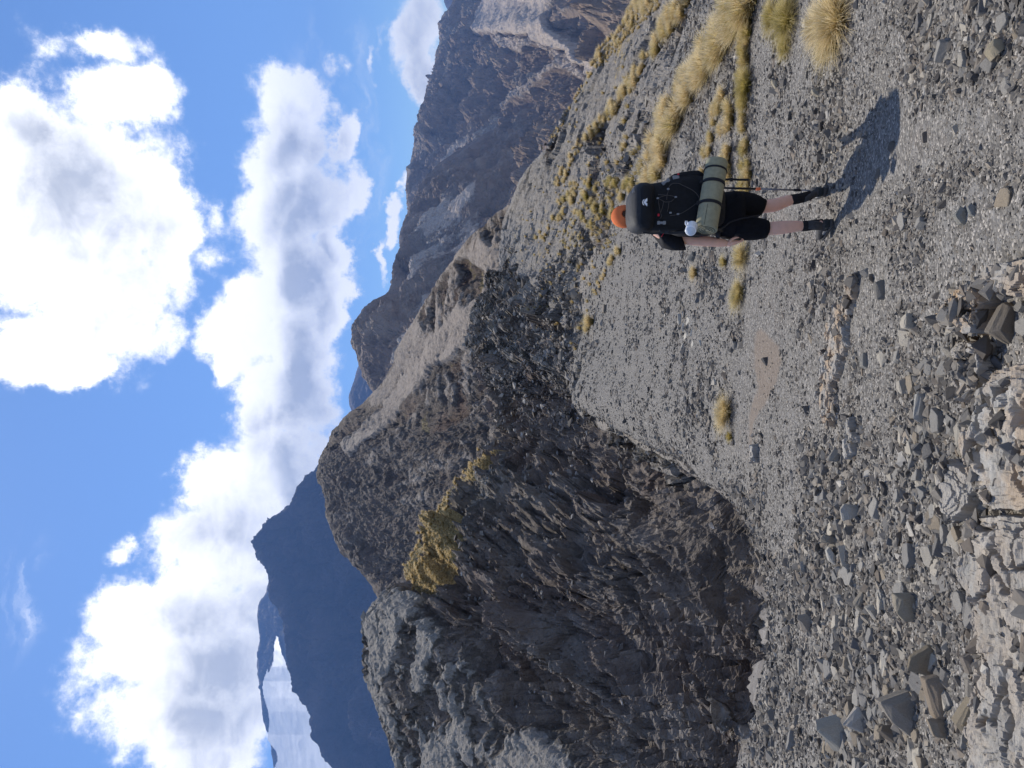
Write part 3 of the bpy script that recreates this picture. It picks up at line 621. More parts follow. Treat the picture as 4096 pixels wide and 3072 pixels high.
clump = (1 - .85 * sstep(.35, .6, earth[:-1, :-1])) * (.6 + .8 * sstep(-.25, .35, fbm(G[:-1, :-1] / .7, 4, off=11)))
den_f = lambda cx_, cy_, P0, T: pan_in * clump * np.clip(1.0 / (.0009 * np.maximum(P0[..., 1], 2.5) ** 2.0), 0, 90) * 22
parts = []
P1, N1, S1, X1, Y1 = scatter_on(7.2, den_f, .014, .08, 1.9, rg, want=150000)
D1 = P1[:, 1]; S1 = S1 * np.clip(D1 / 6.0, .75, 1.7) * (1 + .5 * coarse(X1, Y1)); pt_ = fbm(P1 / 1.1, 4, .6, off=33.); S1 = S1 * (1 + 1.1 * np.clip(pt_ * 2.4, -.45, .8)); S1 = S1 * (1 - .5 * sstep(170, 40, line_d(X1, Y1, PATH))); S1 = np.minimum(S1, .17)
P2, N2, S2, X2, Y2 = scatter_on(6.3, lambda cx_, cy_, P0, T: pan_in * coarse(cx_, cy_) ** 1.6 * clump, .045, .19, 2.0, rg, want=4600)
OUTP = [[(3940,2070),(3925,2250),(3945,2400),(3985,2600),(3965,2750),(3945,2900),(3950,3150),(4400,3250),(4400,2060),(4050,2060)], [(4000,1540),(4080,1480),(4400,1400),(4400,2040),(4050,2050),(3960,1960),(3915,1840),(3930,1720),(3960,1640)], [(3800,1850),(3840,1830),(3880,1860),(3920,1900),(3960,1970),(3920,2060),(3830,2110),(3805,2000)], [(3815,1255),(3880,1180),(3960,1130),(4010,1150),(3990,1250),(3990,1340),(3880,1340),(3820,1320)], [(3870,1400),(3920,1360),(3990,1380),(4000,1480),(3960,1560),(3880,1620),(3870,1500)], [(3960,1130),(4020,1060),(4400,1000),(4400,1240),(4020,1180)], [(3430,1060),(3395,1150),(3355,1210),(3325,1290),(3300,1400),(3290,1500),(3285,1600),(3310,1690),(3350,1720),(3360,1640),(3355,1540),(3385,1450),(3410,1330),(3420,1240),(3440,1140)], [(3390,1680),(3420,1660),(3450,1750),(3420,1850),(3395,1830)], [(3010,1780),(3035,1770),(3040,1850),(3015,1855)]]
def off_rock(X_, Y_, S_, lim):
    k = np.ones(len(X_), bool)
    for q in OUTP: k &= ~((poly_sd(X_, Y_, q) > 6) & (S_ > lim))
    return k
# dribbles of stones at the foot of the rocks and across the far pan
P3, N3, S3, X3, Y3 = scatter_on(8.6, lambda cx_, cy_, P0, T: (np.abs(pan_sd[:-1, :-1]) < 120) * (T > 5) * (P0[..., 1] > 8.), .07, .6, 1.7, rg, want=8200)
S3 *= np.clip(P3[:, 1] / 30, .35, 1.3)
k1 = off_rock(X1, Y1, S1, .022); P1, N1, S1 = P1[k1], N1[k1], S1[k1]; k2 = off_rock(X2, Y2, S2, .0); P2, N2, S2 = P2[k2], N2[k2], S2[k2]
allP = np.concatenate([P1, P2, P3]); allN = np.concatenate([N1, N2, N3]); allS = np.concatenate([S1, S2, S3])
allX, allY = proj(allP); app = allS / allP[:, 1]
# the biggest in the picture become rocks of their own
inview = (allX > 2350) & (allX < 4120) & (allY > -20) & (allY < 3090)
order = np.argsort(-(app * inview))
HERO_N = 262
big_i = []
for i in order:
    if len(big_i) >= HERO_N: break
    if (640 < allY[i] < 1010 and 3180 < allX[i] < 3420) or (150 < allY[i] < 850 and 3350 < allX[i] < 3760): allS[i] = .04; continue
    big_i.append(i)
rest = np.ones(len(allP), bool); rest[big_i] = False
V, Fc, A = scatter_mesh(allP[rest], allN[rest], allS[rest], rg)
tag(mesh_obj('gravel', V, Fc, m_stone, smooth=False, attrs={'tone': A}), kind='stuff')

# broken blocks and ledges all over the rocky faces
Pc, Nc, Sc, Xc, Yc = scatter_on(9.0, lambda cx_, cy_, P0, T: (pan_sd[:-1, :-1] < 8) * (1.02 - scree[:-1, :-1]) * (1 - grassm[:-1, :-1]) ** 2 * (.4 + .6 * sstep(900, 1250, cy_)) * (1 - .82 * sstep(1550, 1900, cy_)) * (T > 5.8) * sstep(-.35, .3, fbm(G[:-1, :-1] / 2.6, 4, off=17)), .12, .65, 2.0, rg, want=9000)
Sc *= np.clip(Pc[:, 1] / 45, .3, 1.4)
V, Fc, A = scatter_mesh(Pc, Nc, Sc, rg, sink=.40, tilt=.3, align=True)
m_blk = stone_mat('broken rock', stops=[(0, (.09,.078,.068)), (.4, (.18,.162,.143)), (.75, (.27,.247,.218)), (1, (.45,.42,.38))])
tag(mesh_obj('rubble', V, Fc, m_blk, smooth=False, attrs={'tone': A}), kind='stuff')

# ------------------------------------------------------------------ individual rocks
def slab(seed, dims):
    rg_ = np.random.default_rng(seed); k = rg_.integers(5, 8); a = np.sort(rg_.uniform(0, 2 * np.pi, k) * .35 + np.arange(k) / k * 2 * np.pi); P_ = []
    sl = rg_.uniform(-.25, .25, 2)
    for z, r0, r1 in ((.75, .5, .8), (.1, .9, 1.05), (-1., .8, 1.)):
        r_ = rg_.uniform(r0, r1, k); x_, y_ = np.cos(a) * r_, np.sin(a) * r_; P_.append(np.stack([x_, y_, z + (sl[0] * x_ + sl[1] * y_) * (z > .5) + rg_.normal(0, .04, k)], -1))
    P_ = np.concatenate(P_) * np.array(dims); bm = bmesh.new(); vs = [bm.verts.new(p) for p in P_]
    bmesh.ops.convex_hull(bm, input=vs); bmesh.ops.delete(bm, geom=[v for v in bm.verts if not v.link_faces], context='VERTS'); bmesh.ops.triangulate(bm, faces=bm.faces); bm.verts.ensure_lookup_table()
    V = np.array([v.co[:] for v in bm.verts]); Fc = np.array([[v.index for v in f.verts] for f in bm.faces]); bm.free(); return V, Fc
def rock_mesh(seed, ang_=.8, sub=2, rough_=.05, dims=(1, .7, .5), n=14, flat=False):
    V, Fc = slab(seed, dims) if flat else hull(seed, n, *dims, angular=ang_)
    bm = bmesh.new(); vs = [bm.verts.new(v) for v in V]; [bm.faces.new([vs[i] for i in f]) for f in Fc]
    bmesh.ops.dissolve_limit(bm, angle_limit=R(14), verts=bm.verts, edges=bm.edges)
    bmesh.ops.bevel(bm, geom=bm.edges[:], offset=.035, segments=1, affect='EDGES')
    bmesh.ops.triangulate(bm, faces=bm.faces)
    bmesh.ops.subdivide_edges(bm, edges=[e for e in bm.edges if e.calc_length() > .2], cuts=sub, use_grid_fill=True)
    co = np.array([v.co[:] for v in bm.verts]); d = fbm(co * 2.2 + seed * 3.3, 5, .6) * rough_ * 2 + rough_ * .8 * fbm(co * np.array([2, 2, 9.]) + seed, 3, .5, ridged=True)
    nn = co / (np.linalg.norm(co, axis=1, keepdims=True) + 1e-9)
    for v, c_, d_, n_ in zip(bm.verts, co, d, nn): v.co = c_ + n_ * d_
    bmesh.ops.triangulate(bm, faces=bm.faces); bmesh.ops.recalc_face_normals(bm, faces=bm.faces)
    me = bpy.data.meshes.new('rock'); bm.to_mesh(me); bm.free(); me.materials.append(m_rock)
    return me
LIB = [rock_mesh(500 + i, .55 + .4 * (i % 3) / 2, 1, .045, (1, .6 + .3 * ((i * 5) % 4) / 3, .35 + .35 * ((i * 7) % 5) / 4), 10 + i % 7, flat=(i % 2 == 0)) for i in range(16)]
ROCKC = [tuple(c * 1.02 for c in q) for q in [(.17,.173,.18), (.22,.222,.225), (.26,.255,.245), (.13,.132,.14), (.20,.18,.155), (.31,.30,.28)]]
def put_rock(me, P, N, size, rz, tilt, col, label, group=None, name='rock', scl=(1, 1, 1), sink=.15):
    o = bpy.data.objects.new(name, me); COL.objects.link(o)
    q = Vector(N).to_track_quat('Z', 'Y').to_matrix(); q = q @ Matrix.Rotation(rz, 3, 'Z') @ Matrix.Rotation(tilt, 3, 'X')
    M = q.to_4x4() @ Matrix.Diagonal((size * .5 * scl[0], size * .5 * scl[1], size * .5 * scl[2], 1)); M.translation = Vector(P) + Vector(N) * size * (.24 * scl[2] - sink)
    o.matrix_world = M; o.color = (min(1, col[0] * 1.5), min(1, col[1] * 1.40), min(1, col[2] * 1.22), 1)
    return tag(o, label, 'rock', group)
def zone(x, y):
    if y > 1950: return ('angular grey rock among the coarse rubble of the left foreground', 'rocks in the rubble above the gully edge') if x > 3300 else ('grey rock on the gravel shelf along the gully edge', 'rocks near the gully edge')
    if y > 1010: return ('grey stone in the gravel between the pale bedrock and the path', 'stones around the pale bedrock') if x > 3250 else ('loose stone on the grey scree pan left of the hiker', 'stones on the scree pan')
    return ('small grey stone in the gravel to the right of the hiker', 'stones right of the hiker')
# rocks one can pick out in the photograph: x, y, length px, width factor, height factor, long-axis heading (deg), tilt, colour, seed, label
HR = [(3335,2935,250,.62,.55,65,.35,(.27,.265,.25),1,'largest pale grey block at the far left of the foreground with a sharp crest'),
 (3432,2925,150,.7,.5,20,.5,(.31,.305,.30),2,'pale rock resting against the shaded side of the largest pale block'),
 (3592,2850,320,.5,.45,75,.4,(.20,.19,.18),3,'long grey brown boulder, the longest in the left foreground, beside a black shadow'),
 (3738,2815,200,.75,.6,40,.3,(.19,.165,.14),4,'brown wedge shaped boulder between the long boulder and the pale bedrock'),
 (3852,2860,190,.6,.5,95,.25,(.24,.215,.175),5,'tan block with notched edge close to the pale bedrock'),
 (3700,2680,180,.7,.35,20,.2,(.19,.17,.14),6,'flat brown slab lying behind the brown wedge boulder'),
 (3895,2755,110,.8,.7,0,.3,(.20,.195,.19),7,'rounded grey rock touching the pale bedrock edge'),
 (3755,2935,140,.6,.5,60,.4,(.22,.195,.165),8,'tan brown rock directly below the brown wedge boulder'),
 (3560,2990,150,.6,.5,30,.5,(.14,.125,.11),9,'dark brown rock at the left picture edge below the long boulder'),
 (3905,2960,110,.7,.8,60,.5,(.23,.205,.17),10,'pointed tan rock at the foot of the bedrock'),
 (3870,2660,90,.7,.7,90,.4,(.20,.185,.175),11,'small pointed grey rock between the brown slab and the bedrock'),
 (3325,2250,120,.35,.4,85,.5,(.34,.34,.335),12,'slim pale stone standing on edge beside the rubble hollow'),
 (3412,2065,135,.8,.5,80,.2,(.30,.30,.295),13,'light grey block in the middle of the left rubble'),
 (3628,2445,170,.7,.5,70,.3,(.24,.225,.195),14,'tan grey slab with a broken face in the left rubble'),
 (3490,2480,110,.45,.5,75,.5,(.31,.305,.29),15,'narrow upright pale stone left of the tan grey slab'),
 (3440,2430,110,.6,.5,80,.4,(.20,.19,.175),16,'blocky grey stone with a dark shadow left of the narrow pale stone'),
 (3225,2500,110,.7,.5,20,.5,(.23,.215,.20),17,'split stone with a dark hollow near the gully edge'),
 (3325,2180,110,.6,.6,30,.6,(.19,.18,.165),18,'brown topped rock above the slim pale stone'),
 (3680,1632,120,.85,.4,85,.2,(.31,.315,.315),19,'flat pale round slab in the gravel below the tan ledge'),
 (3227,1642,44,.95,.8,0,.2,(.10,.10,.105),20,'dark round stone just above the bare earth patch'),
 (3062,1442,34,.95,.8,0,.2,(.09,.09,.095),21,'small dark stone lying on the brown earth patch'),
 (3520,1152,85,.9,.7,80,.2,(.15,.15,.15),22,'rounded dark grey stone right of the tan ledge'),
 (3452,1452,80,.6,.6,80,.3,(.21,.215,.215),23,'upright grey stone beside the right end of the tan ledge'),
 (3345,1840,90,.9,.5,80,.3,(.24,.235,.225),24,'square grey block left of the tan ledge'),
 (3300,1885,70,.8,.5,60,.3,(.13,.13,.135),25,'dark grey stone leaning by the square grey block'),
 (3845,858,80,.8,.6,90,.3,(.25,.255,.25),26,'grey boulder below the feet of the hiker, left of its lighter neighbour'),
 (3888,838,60,.7,.6,90,.3,(.22,.235,.245),27,'bluish grey stone touching the boulder below the hiker'),
 (3988,250,120,.75,.65,70,.3,(.30,.275,.22),28,'lone tan boulder in the lower right corner gravel'),
 (3268,348,72,.5,.5,80,.2,(.26,.245,.21),29,'lone tan stone in the gravel below the right tussocks'),
 (3102,318,62,.5,.5,80,.2,(.25,.235,.20),30,'flat tan stone beside the green mound of grass'),
 (3885,1300,110,.9,.8,60,.2,(.13,.12,.11),31,'dark rounded boulder perched on the orange stained bedrock'),
 (4010,1300,170,.9,.7,60,.2,(.15,.14,.13),32,'large dark boulder at the bottom edge behind the orange stained bedrock'),
 (3848,1500,80,.9,.7,60,.2,(.21,.205,.18),33,'round olive grey stone beside the fractured slabs'),
 (3790,1420,85,.8,.7,30,.3,(.25,.245,.235),34,'pale stone above the round olive grey stone'),
 (3760,1960,120,.8,.6,80,.3,(.22,.215,.20),35,'pale topped rock at the head of the split pale slabs'),
 (2770,1020,50,.8,.8,0,.2,(.13,.135,.14),36,'dark stone beside the small tussock left of the hiker'),
 (2938,1375,40,.8,.7,0,.2,(.2,.2,.2),37,'small stone above the bare earth patch')]
for (x, y, L_, wf, hf, hd, ti, col, sd, lab) in HR:
    P = ground_at(x + L_ * .12, y); N = normal_at(x, y); N = N * .5 + np.array([0, 0, .5]); N /= np.linalg.norm(N)
    me = rock_mesh(900 + sd, .85, 2, .03, (1, 1, 1), 13, flat=(sd not in (9, 20, 21, 23, 31)))
    put_rock(me, P, N, size_at(L_, P[1]) * 1.0, R(90 - hd) + .5, ti * .4, tuple(c * 1.05 for c in col), lab, None, scl=(1.08, wf * 1.3, hf * .75), sink=.0)
LM = [(3335,2935,'largest pale block'),(3592,2850,'long grey brown boulder'),(3738,2815,'brown wedge boulder'),(3852,2860,'notched tan block'),(3325,2250,'slim pale upright stone'),(3412,2065,'light grey block'),(3628,2445,'tan grey slab'),
 (3225,2500,'split stone with the hollow'),(3680,1632,'flat pale round slab'),(3227,1642,'dark round stone'),(3062,1442,'brown earth patch'),(3520,1152,'rounded dark grey stone'),(3345,1840,'square grey block'),(3845,858,'grey boulder below the hiker'),(3988,250,'lone tan boulder'),
 (3268,348,'lone tan stone'),(3885,1300,'dark boulder on the bedrock'),(3848,1500,'round olive grey stone'),(3760,1960,'pale topped rock'),(2916,1648,'lone round golden tussock'),(3330,900,'left foot of the hiker'),(2740,1270,'stone heap on the pan'),(3990,2500,'long pale bedrock slab'),(3960,1750,'tan bedrock hump'),
 (3040,2550,'gully rim'),(3340,1420,'long tan ledge'),(3365,100,'bushy golden tussock'),(3150,100,'large green tussock'),(3050,2150,'bend of the gully rim'),(3600,600,"shadow of the hiker")]
TONE = ['slate grey', 'grey', 'light grey', 'dark', 'brownish', 'pale']
for j, i in enumerate(big_i):
    _, grp = zone(allX[i], allY[i]); rr = random.Random(j); ci = rr.choice([0, 0, 1, 1, 2, 3, 4, 5]); X_, Y_ = allX[i], allY[i]
    d_ = [((X_ - a) ** 2 + (Y_ - b_) ** 2) ** .5 for a, b_, _n in LM]; m_ = int(np.argmin(d_)); a, b_, nm_ = LM[m_]; dx_, dy_ = X_ - a, Y_ - b_
    side = ('below right of' if dy_ < 0 else 'below left of') if dx_ > .45 * abs(dy_) and abs(dy_) > .45 * dx_ else ('above right of' if dy_ < 0 else 'above left of') if -dx_ > .45 * abs(dy_) and abs(dy_) > -.45 * dx_ else \
           ('below' if dx_ > 0 else 'above') if abs(dx_) > abs(dy_) else ('right of' if dy_ < 0 else 'left of')
    far_ = 'close ' if d_[m_] < 90 else '' if d_[m_] < 190 else 'far '
    flat_ = 'flat' if j % 2 == 0 else 'pointed'; sz_ = 'larger' if app[i] > .03 else 'small'
    put_rock(LIB[j % len(LIB)], allP[i], allN[i], allS[i] * 1.05, rr.uniform(0, 6.28), rr.gauss(0, .25), ROCKC[ci], f'{sz_} {TONE[ci]} {flat_} rock {far_}{side} the {nm_}', grp)
# the little heap of pale and dark stones on the pan
rr = random.Random(5)
for k in range(24):
    tt = rr.random(); x = 2705 + 70 * tt + rr.gauss(0, 18); y = 1180 + 190 * tt + rr.gauss(0, 16)
    P = ground_at(x, y); pale = tt > .45
    put_rock(LIB[rr.randrange(16)], P, normal_at(x, y), size_at(rr.uniform(34, 66), P[1]), rr.uniform(0, 6), rr.gauss(0, .4), (.36,.36,.35) if pale else (.12,.115,.11),
             ('pale stone' if pale else 'dark stone') + ' in the small heap lying alone on the scree pan', 'pale stones of the heap on the pan' if pale else 'dark stones of the heap on the pan', sink=.05)
# ------------------------------------------------------------------ bedrock breaking through the gravel
m_bed, t, b = new_mat('pale fractured bedrock', .85, .15)
P = t.node('ShaderNodeTexCoord').outputs['Object']; mR, mG, mB = attr_color(t, 'mask')
Ps = t.vmath('MULTIPLY', P, (1.0, 2.2, 1.0)); n1 = t.noise(Ps, 3, 8, .65); n2 = t.noise(t.vmath('MULTIPLY', P, (2, 9, 3)), 6, 8, .7); n3 = t.noise(P, 40, 4, .7)
c = t.ramp(n1, [(.3, (.25,.234,.208)), (.5, (.33,.31,.275)), (.7, (.44,.415,.37))])
c = t.mix(t.mr(n2, .56, .68, 0, .6), c, (.13,.125,.12)); c = t.mix(t.mr(n3, .62, .72, 0, .5), c, (.12,.115,.11))
c = t.mix(t.math('MULTIPLY', mB, t.mr(t.noise(P, 5, 5, .6), .4, .6)), c, (.42,.29,.17))
t.link(c, b.inputs['Base Color'])
bp = t.node('ShaderNodeBump'); bp.inputs['Strength'].default_value = .9; bp.inputs['Distance'].default_value = .014
h = t.math('ADD', n1, t.math('MULTIPLY', n2, .8)); h = t.math('ADD', h, t.math('MULTIPLY', n3, .3)); t.link(h, bp.inputs['Height']); t.link(bp.outputs[0], b.inputs['Normal'])
GRIT = []
def outcrop(poly, height, label, tan=0.0, step=4.0, lean=.25, jitpx=26, strata=.2, edge=14):
    pa = np.array(poly, float); x0, y0 = pa.min(0) - 40; x1, y1 = pa.max(0) + 40
    r0 = max(0, int(np.searchsorted(gt, 2.0))); cs = np.where((ys > y0 - 40) & (ys < y1 + 40))[0]
    sub = G[r0:, cs[0]:cs[-1] + 1]; sx_, sy_ = gx[r0:, cs[0]:cs[-1] + 1], gy[r0:, cs[0]:cs[-1] + 1]
    rws = np.where(((sx_ > x0) & (sx_ < x1) & (gt[r0:, None] < 7)).any(1))[0]; sub = sub[rws[0]:rws[-1] + 2]
    # finer copy of that piece of ground
    k = 3; a = np.arange(0, sub.shape[0] - 1, 1 / k); b2 = np.arange(0, sub.shape[1] - 1, 1 / k)
    ia, fa = a.astype(int), (a % 1)[:, None, None]; S_ = sub[ia] * (1 - fa) + sub[ia + 1] * fa; ib, fb_ = b2.astype(int), (b2 % 1)[None, :, None]; S_ = S_[:, ib] * (1 - fb_) + S_[:, ib + 1] * fb_
    X, Y = proj(S_); qx, qy = X + jitpx * fbm(S_ * 5.0, 5, .6), Y + jitpx * fbm(S_ * 5.0 + 9, 5, .6)
    sd = poly_sd(qx, qy, poly); m_ = sstep(0, edge, sd)
    # layered, cracked top
    q = S_ * np.array([3.2, 8.0, 3.2]); lay = fbm(q, 5, .55, ridged=True); lay2 = fbm(S_ * np.array([7, 2.5, 5.]), 4, .55); cr = np.abs(fbm(S_ * np.array([2.2, 3.4, 2.2]) + 4, 3, .5)); crack = sstep(.05, .0, cr)
    steps = np.floor((sd / 45.0 + lay2 * 1.1) * 1.5) / 1.5
    Z = height * 1.1 * (m_ * (.55 + strata * .5 * np.clip(steps, -.5, 1.6) + strata * .45 * lay + .18 * lay2) - .35 * crack * m_) - .03 * (1 - m_)
    Q = S_ + np.array([0, 0, 1.0]) * Z[..., None] + np.array([0, -lean, 0]) * (Z * (sd < 30))[..., None] * .5
    kp = (sd > -10); keep = kp[:-1, :-1] & kp[1:, :-1] & kp[:-1, 1:] & kp[1:, 1:]
    height_ = height
    okv = (sd > 4) & (fbm(S_ / .35, 4, .6, off=77.) > -.02); iv = np.argwhere(okv)
    if len(iv):
        pk = iv[rg.integers(0, len(iv), min(len(iv) // 60, 120))]; GRIT.append(Q[pk[:, 0], pk[:, 1]])
    mk = np.stack([0 * sd, 0 * sd, tan + 0 * sd], -1)
    Q = Q + np.array([0, 0, 1.]) * ((.020 * facets(S_ * 3.4, 1.2) + .012 * facets(S_ * 12., 1.4, 9)) * m_)[..., None]
    Q = Q + .008 * np.stack([fbm(S_ * 14. + 5 * k_, 4, .65, ridged=True) for k_ in range(3)], -1)
    o = mesh_obj('rock_outcrop', Q, grid_faces(*Q.shape[:2], keep), m_bed, smooth=False, attrs={'mask': mk})
    bm = bmesh.new(); bm.from_mesh(o.data); bmesh.ops.delete(bm, geom=[v for v in bm.verts if not v.link_faces], context='VERTS'); bm.to_mesh(o.data); bm.free()
    return tag(o, label, 'rock outcrop')
outcrop([(3940,2070),(3925,2250),(3945,2400),(3985,2600),(3965,2750),(3945,2900),(3950,3150),(4400,3250),(4400,2060),(4050,2060)], .16, 'long pale slab of bedrock filling the bottom left of the foreground', .25, edge=9)
outcrop([(4000,1540),(4080,1480),(4400,1400),(4400,2040),(4050,2050),(3960,1960),(3915,1840),(3930,1720),(3960,1640)], .15, 'broad pale tan bedrock hump at the bottom edge left of the dark boulders', .5, edge=10)
outcrop([(3800,1850),(3840,1830),(3880,1860),(3920,1900),(3960,1970),(3920,2060),(3830,2110),(3805,2000)], .13, 'split pale slabs standing between the two big bedrock humps', .1, edge=8)
outcrop([(3815,1255),(3880,1180),(3960,1130),(4010,1150),(3990,1250),(3990,1340),(3880,1340),(3820,1320)], .17, 'orange stained pale bedrock knob under the dark rounded boulder', .9, edge=9)
outcrop([(3870,1400),(3920,1360),(3990,1380),(4000,1480),(3960,1560),(3880,1620),(3870,1500)], .12, 'cracked pale bedrock slabs beside the round olive grey stone', .2, edge=9)
outcrop([(3960,1130),(4020,1060),(4400,1000),(4400,1240),(4020,1180)], .12, 'pale bedrock sheet at the bottom edge right of the orange stained knob', .4, edge=9)
outcrop([(3430,1060),(3395,1150),(3355,1210),(3325,1290),(3300,1400),(3290,1500),(3285,1600),(3310,1690),(3350,1720),(3360,1640),(3355,1540),(3385,1450),(3410,1330),(3420,1240),(3440,1140)], .085, 'long thin tan ledge of bedrock curving across the gravel', .75, edge=12, jitpx=26)
outcrop([(3390,1680),(3420,1660),(3450,1750),(3420,1850),(3395,1830)], .08, 'short grey ledge just left of the long tan ledge', .1, edge=8)
outcrop([(3010,1780),(3035,1770),(3040,1850),(3015,1855)], .09, 'thin pale blade of rock at the end of the bare earth patch', .3, edge=5)

gp = np.concatenate(GRIT); gs = rg.uniform(.02, .07, len(gp)) * rg.choice([1, 1, 1, 1.8], len(gp))
V, Fc, A = scatter_mesh(gp, np.tile([0, 0, 1.0], (len(gp), 1)), gs, rg)
tag(mesh_obj('grit', V, Fc, m_stone, smooth=False, attrs={'tone': A}), kind='stuff')
# rocks whose descriptions coincide are told apart by their order from the left
_by = {}
for o in list(COL.objects):
    if o.name.startswith('rock') and 'label' in o.keys(): _by.setdefault(o['label'], []).append(o)
bpy.context.view_layer.update()
for lab_, os_ in _by.items():
    if len(os_) < 2: continue
    os_.sort(key=lambda o: -float(proj(np.array(o.matrix_world.translation))[1]))
    for n_, o in enumerate(os_):
        w_ = ['1st', '2nd', '3rd'][n_] if n_ < 3 else f'{n_ + 1}th'
        base_ = lab_.replace(' lying alone', '').replace('larger ', '').replace('small slate', 'slate')
        o['label'] = f'{base_}, {w_} from left'
# ------------------------------------------------------------------ tussock grass
m_tus, t, b = new_mat('dry tussock blades', .75, .25)
tr, tg, tb = attr_color(t, 'tip'); oi = t.node('ShaderNodeObjectInfo')
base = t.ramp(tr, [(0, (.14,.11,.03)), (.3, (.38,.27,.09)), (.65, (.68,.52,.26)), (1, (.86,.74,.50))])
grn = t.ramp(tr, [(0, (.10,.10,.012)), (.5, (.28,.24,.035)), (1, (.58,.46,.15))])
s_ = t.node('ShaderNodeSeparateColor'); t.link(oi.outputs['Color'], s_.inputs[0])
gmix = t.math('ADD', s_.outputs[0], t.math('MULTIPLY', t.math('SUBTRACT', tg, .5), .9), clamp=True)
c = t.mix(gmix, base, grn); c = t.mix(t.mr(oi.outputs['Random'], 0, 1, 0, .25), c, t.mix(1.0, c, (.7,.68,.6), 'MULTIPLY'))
t.link(c, b.inputs['Base Color']); b.inputs['Subsurface Weight'].default_value = 0
tl = t.node('ShaderNodeBsdfTranslucent'); t.link(c, tl.inputs[0]); mxs = t.node('ShaderNodeMixShader'); mxs.inputs[0].default_value = .42
outn = [n_ for n_ in m_tus.node_tree.nodes if n_.type == 'OUTPUT_MATERIAL'][0]
t.link(b.outputs[0], mxs.inputs[1]); t.link(tl.outputs[0], mxs.inputs[2]); t.link(mxs.outputs[0], outn.inputs[0])
def tussock_arrays(rg, n, h=1.0, spread=.55, w=.012, segs=3, droop=.5):
    """unit tussock (height about 1, radius about spread); every blade is a curved tapering strip"""
    az_ = rg.uniform(0, 2 * np.pi, n); r0 = .32 * np.sqrt(rg.random(n)) * spread; lean = np.clip(rg.normal(.5, .28, n), .03, 1.15); hh = h * rg.uniform(.55, 1.05, n)
    V = np.zeros((n, segs + 1, 2, 3)); dirx, diry = np.cos(az_), np.sin(az_)
    bx, by = r0 * np.cos(az_ + rg.normal(0, .8, n)), r0 * np.sin(az_ + rg.normal(0, .8, n))
    for s in range(segs + 1):
        u = s / segs; out = lean * spread * 1.5 * (u ** 1.7); z = hh * (u - droop * lean * u ** 3 * .6)
        px_, py_ = bx + dirx * out + .10 * u * u, by + diry * out; ww = w * (1 - .85 * u)
        V[:, s, 0] = np.stack([px_ - diry * ww, py_ + dirx * ww, z - .06], -1); V[:, s, 1] = np.stack([px_ + diry * ww, py_ - dirx * ww, z - .06], -1)
    base_i = np.arange(n)[:, None] * (segs + 1) * 2; q = np.arange(segs)[None, :] * 2 + base_i
    Fc = np.stack([q, q + 1, q + 3, q + 2], -1).reshape(-1, 4)
    A = np.zeros((n, segs + 1, 2, 3)); A[..., 0] = (np.arange(segs + 1) / segs)[None, :, None]; A[..., 1] = rg.random(n)[:, None, None]
    return V.reshape(-1, 3), Fc, A.reshape(-1, 3)
def tussock_mesh(seed, n, w, segs=3, **k):
    V, Fc, A = tussock_arrays(np.random.default_rng(seed), n, w=w, segs=segs, **k)
    o = mesh_obj('tussock', V, Fc, m_tus, smooth=False, attrs={'tip': A}); me = o.data; bpy.data.objects.remove(o); return me
T_NEAR = [tussock_mesh(60 + i, 1500, .0075, 4) for i in range(3)]
T_FAR = [tussock_mesh(70 + i, 420, .022, 3, spread=.6) for i in range(5)]
T_WIDE = [tussock_mesh(80 + i, 1300, .010, 4, spread=.85, droop=.8) for i in range(2)]
TUS = []     # (apparent size, mesh, P, size, colour, label, group)
def add_tus(x, y, size, green, label, group=None, lib=None, sz=(1, 1, 1)):
    P = ground_at(x, y); TUS.append((size / max(P[1], 1), (lib or T_FAR)[len(TUS) % len(lib or T_FAR)], P, size, green, label, group, sz))
rt = random.Random(12)
def band(pts, width, n, s0, s1, green, label, group):
    pts = [np.array(p, float) for p in pts]; L = [np.linalg.norm(b_ - a) for a, b_ in zip(pts[:-1], pts[1:])]; T_ = sum(L)
    for k in range(n):
        d = rt.random() * T_; j = 0
        while d > L[j] and j < len(L) - 1: d -= L[j]; j += 1
        p = pts[j] + (pts[j + 1] - pts[j]) * (d / L[j]); nrm_ = np.array([-(pts[j + 1] - pts[j])[1], (pts[j + 1] - pts[j])[0]]) / L[j]
        p = p + nrm_ * rt.uniform(-.5, .5) * width
        add_tus(p[0], p[1], rt.uniform(s0, s1), min(1, max(0, rt.gauss(green, .22))), label, group)
band([(3010,-60),(2960,60),(2880,170),(2770,330),(2690,480),(2640,610),(2600,730)], 70, 78, .26, .46, .1, 'golden tussock in the thick grass belt right of the backpack', 'tussocks of the thick golden belt')
band([(3005,-20),(2990,200),(2985,450),(2995,600),(2995,760)], 22, 44, .10, .18, .5, 'low green gold tussock in the thin level row just right of the hiker', 'tussocks of the thin level row')
band([(2925,350),(2915,500),(2915,700)], 40, 18, .13, .22, .12, 'small straw coloured tussock between the thin level row and the thick belt', 'straw tussocks beside the thin row')
band([(2900,370),(2865,470),(2845,590),(2815,700)], 16, 14, .12, .2, .25, 'small tussock in the short slanting line above the thin level row', 'tussocks of the short slanting line')
band([(2760,-30),(2602,209),(2476,405),(2337,557),(2286,633),(2229,747)], 38, 105, .22, .46, .12, 'golden tussock in the long narrow grass ribbon running down the slope', 'tussocks of the long narrow ribbon')
band([(2590,-20),(2500,90),(2440,160),(2392,215),(2372,262)], 60, 80, .22, .45, .08, 'pale tussock on the near skyline beside the shingle valley', 'tussocks on the near skyline')
band([(2365,280),(2290,420),(2206,572)], 14, 34, .18, .36, .08, 'pale tussock thinly spaced along the near skyline', 'thin tussocks along the skyline')
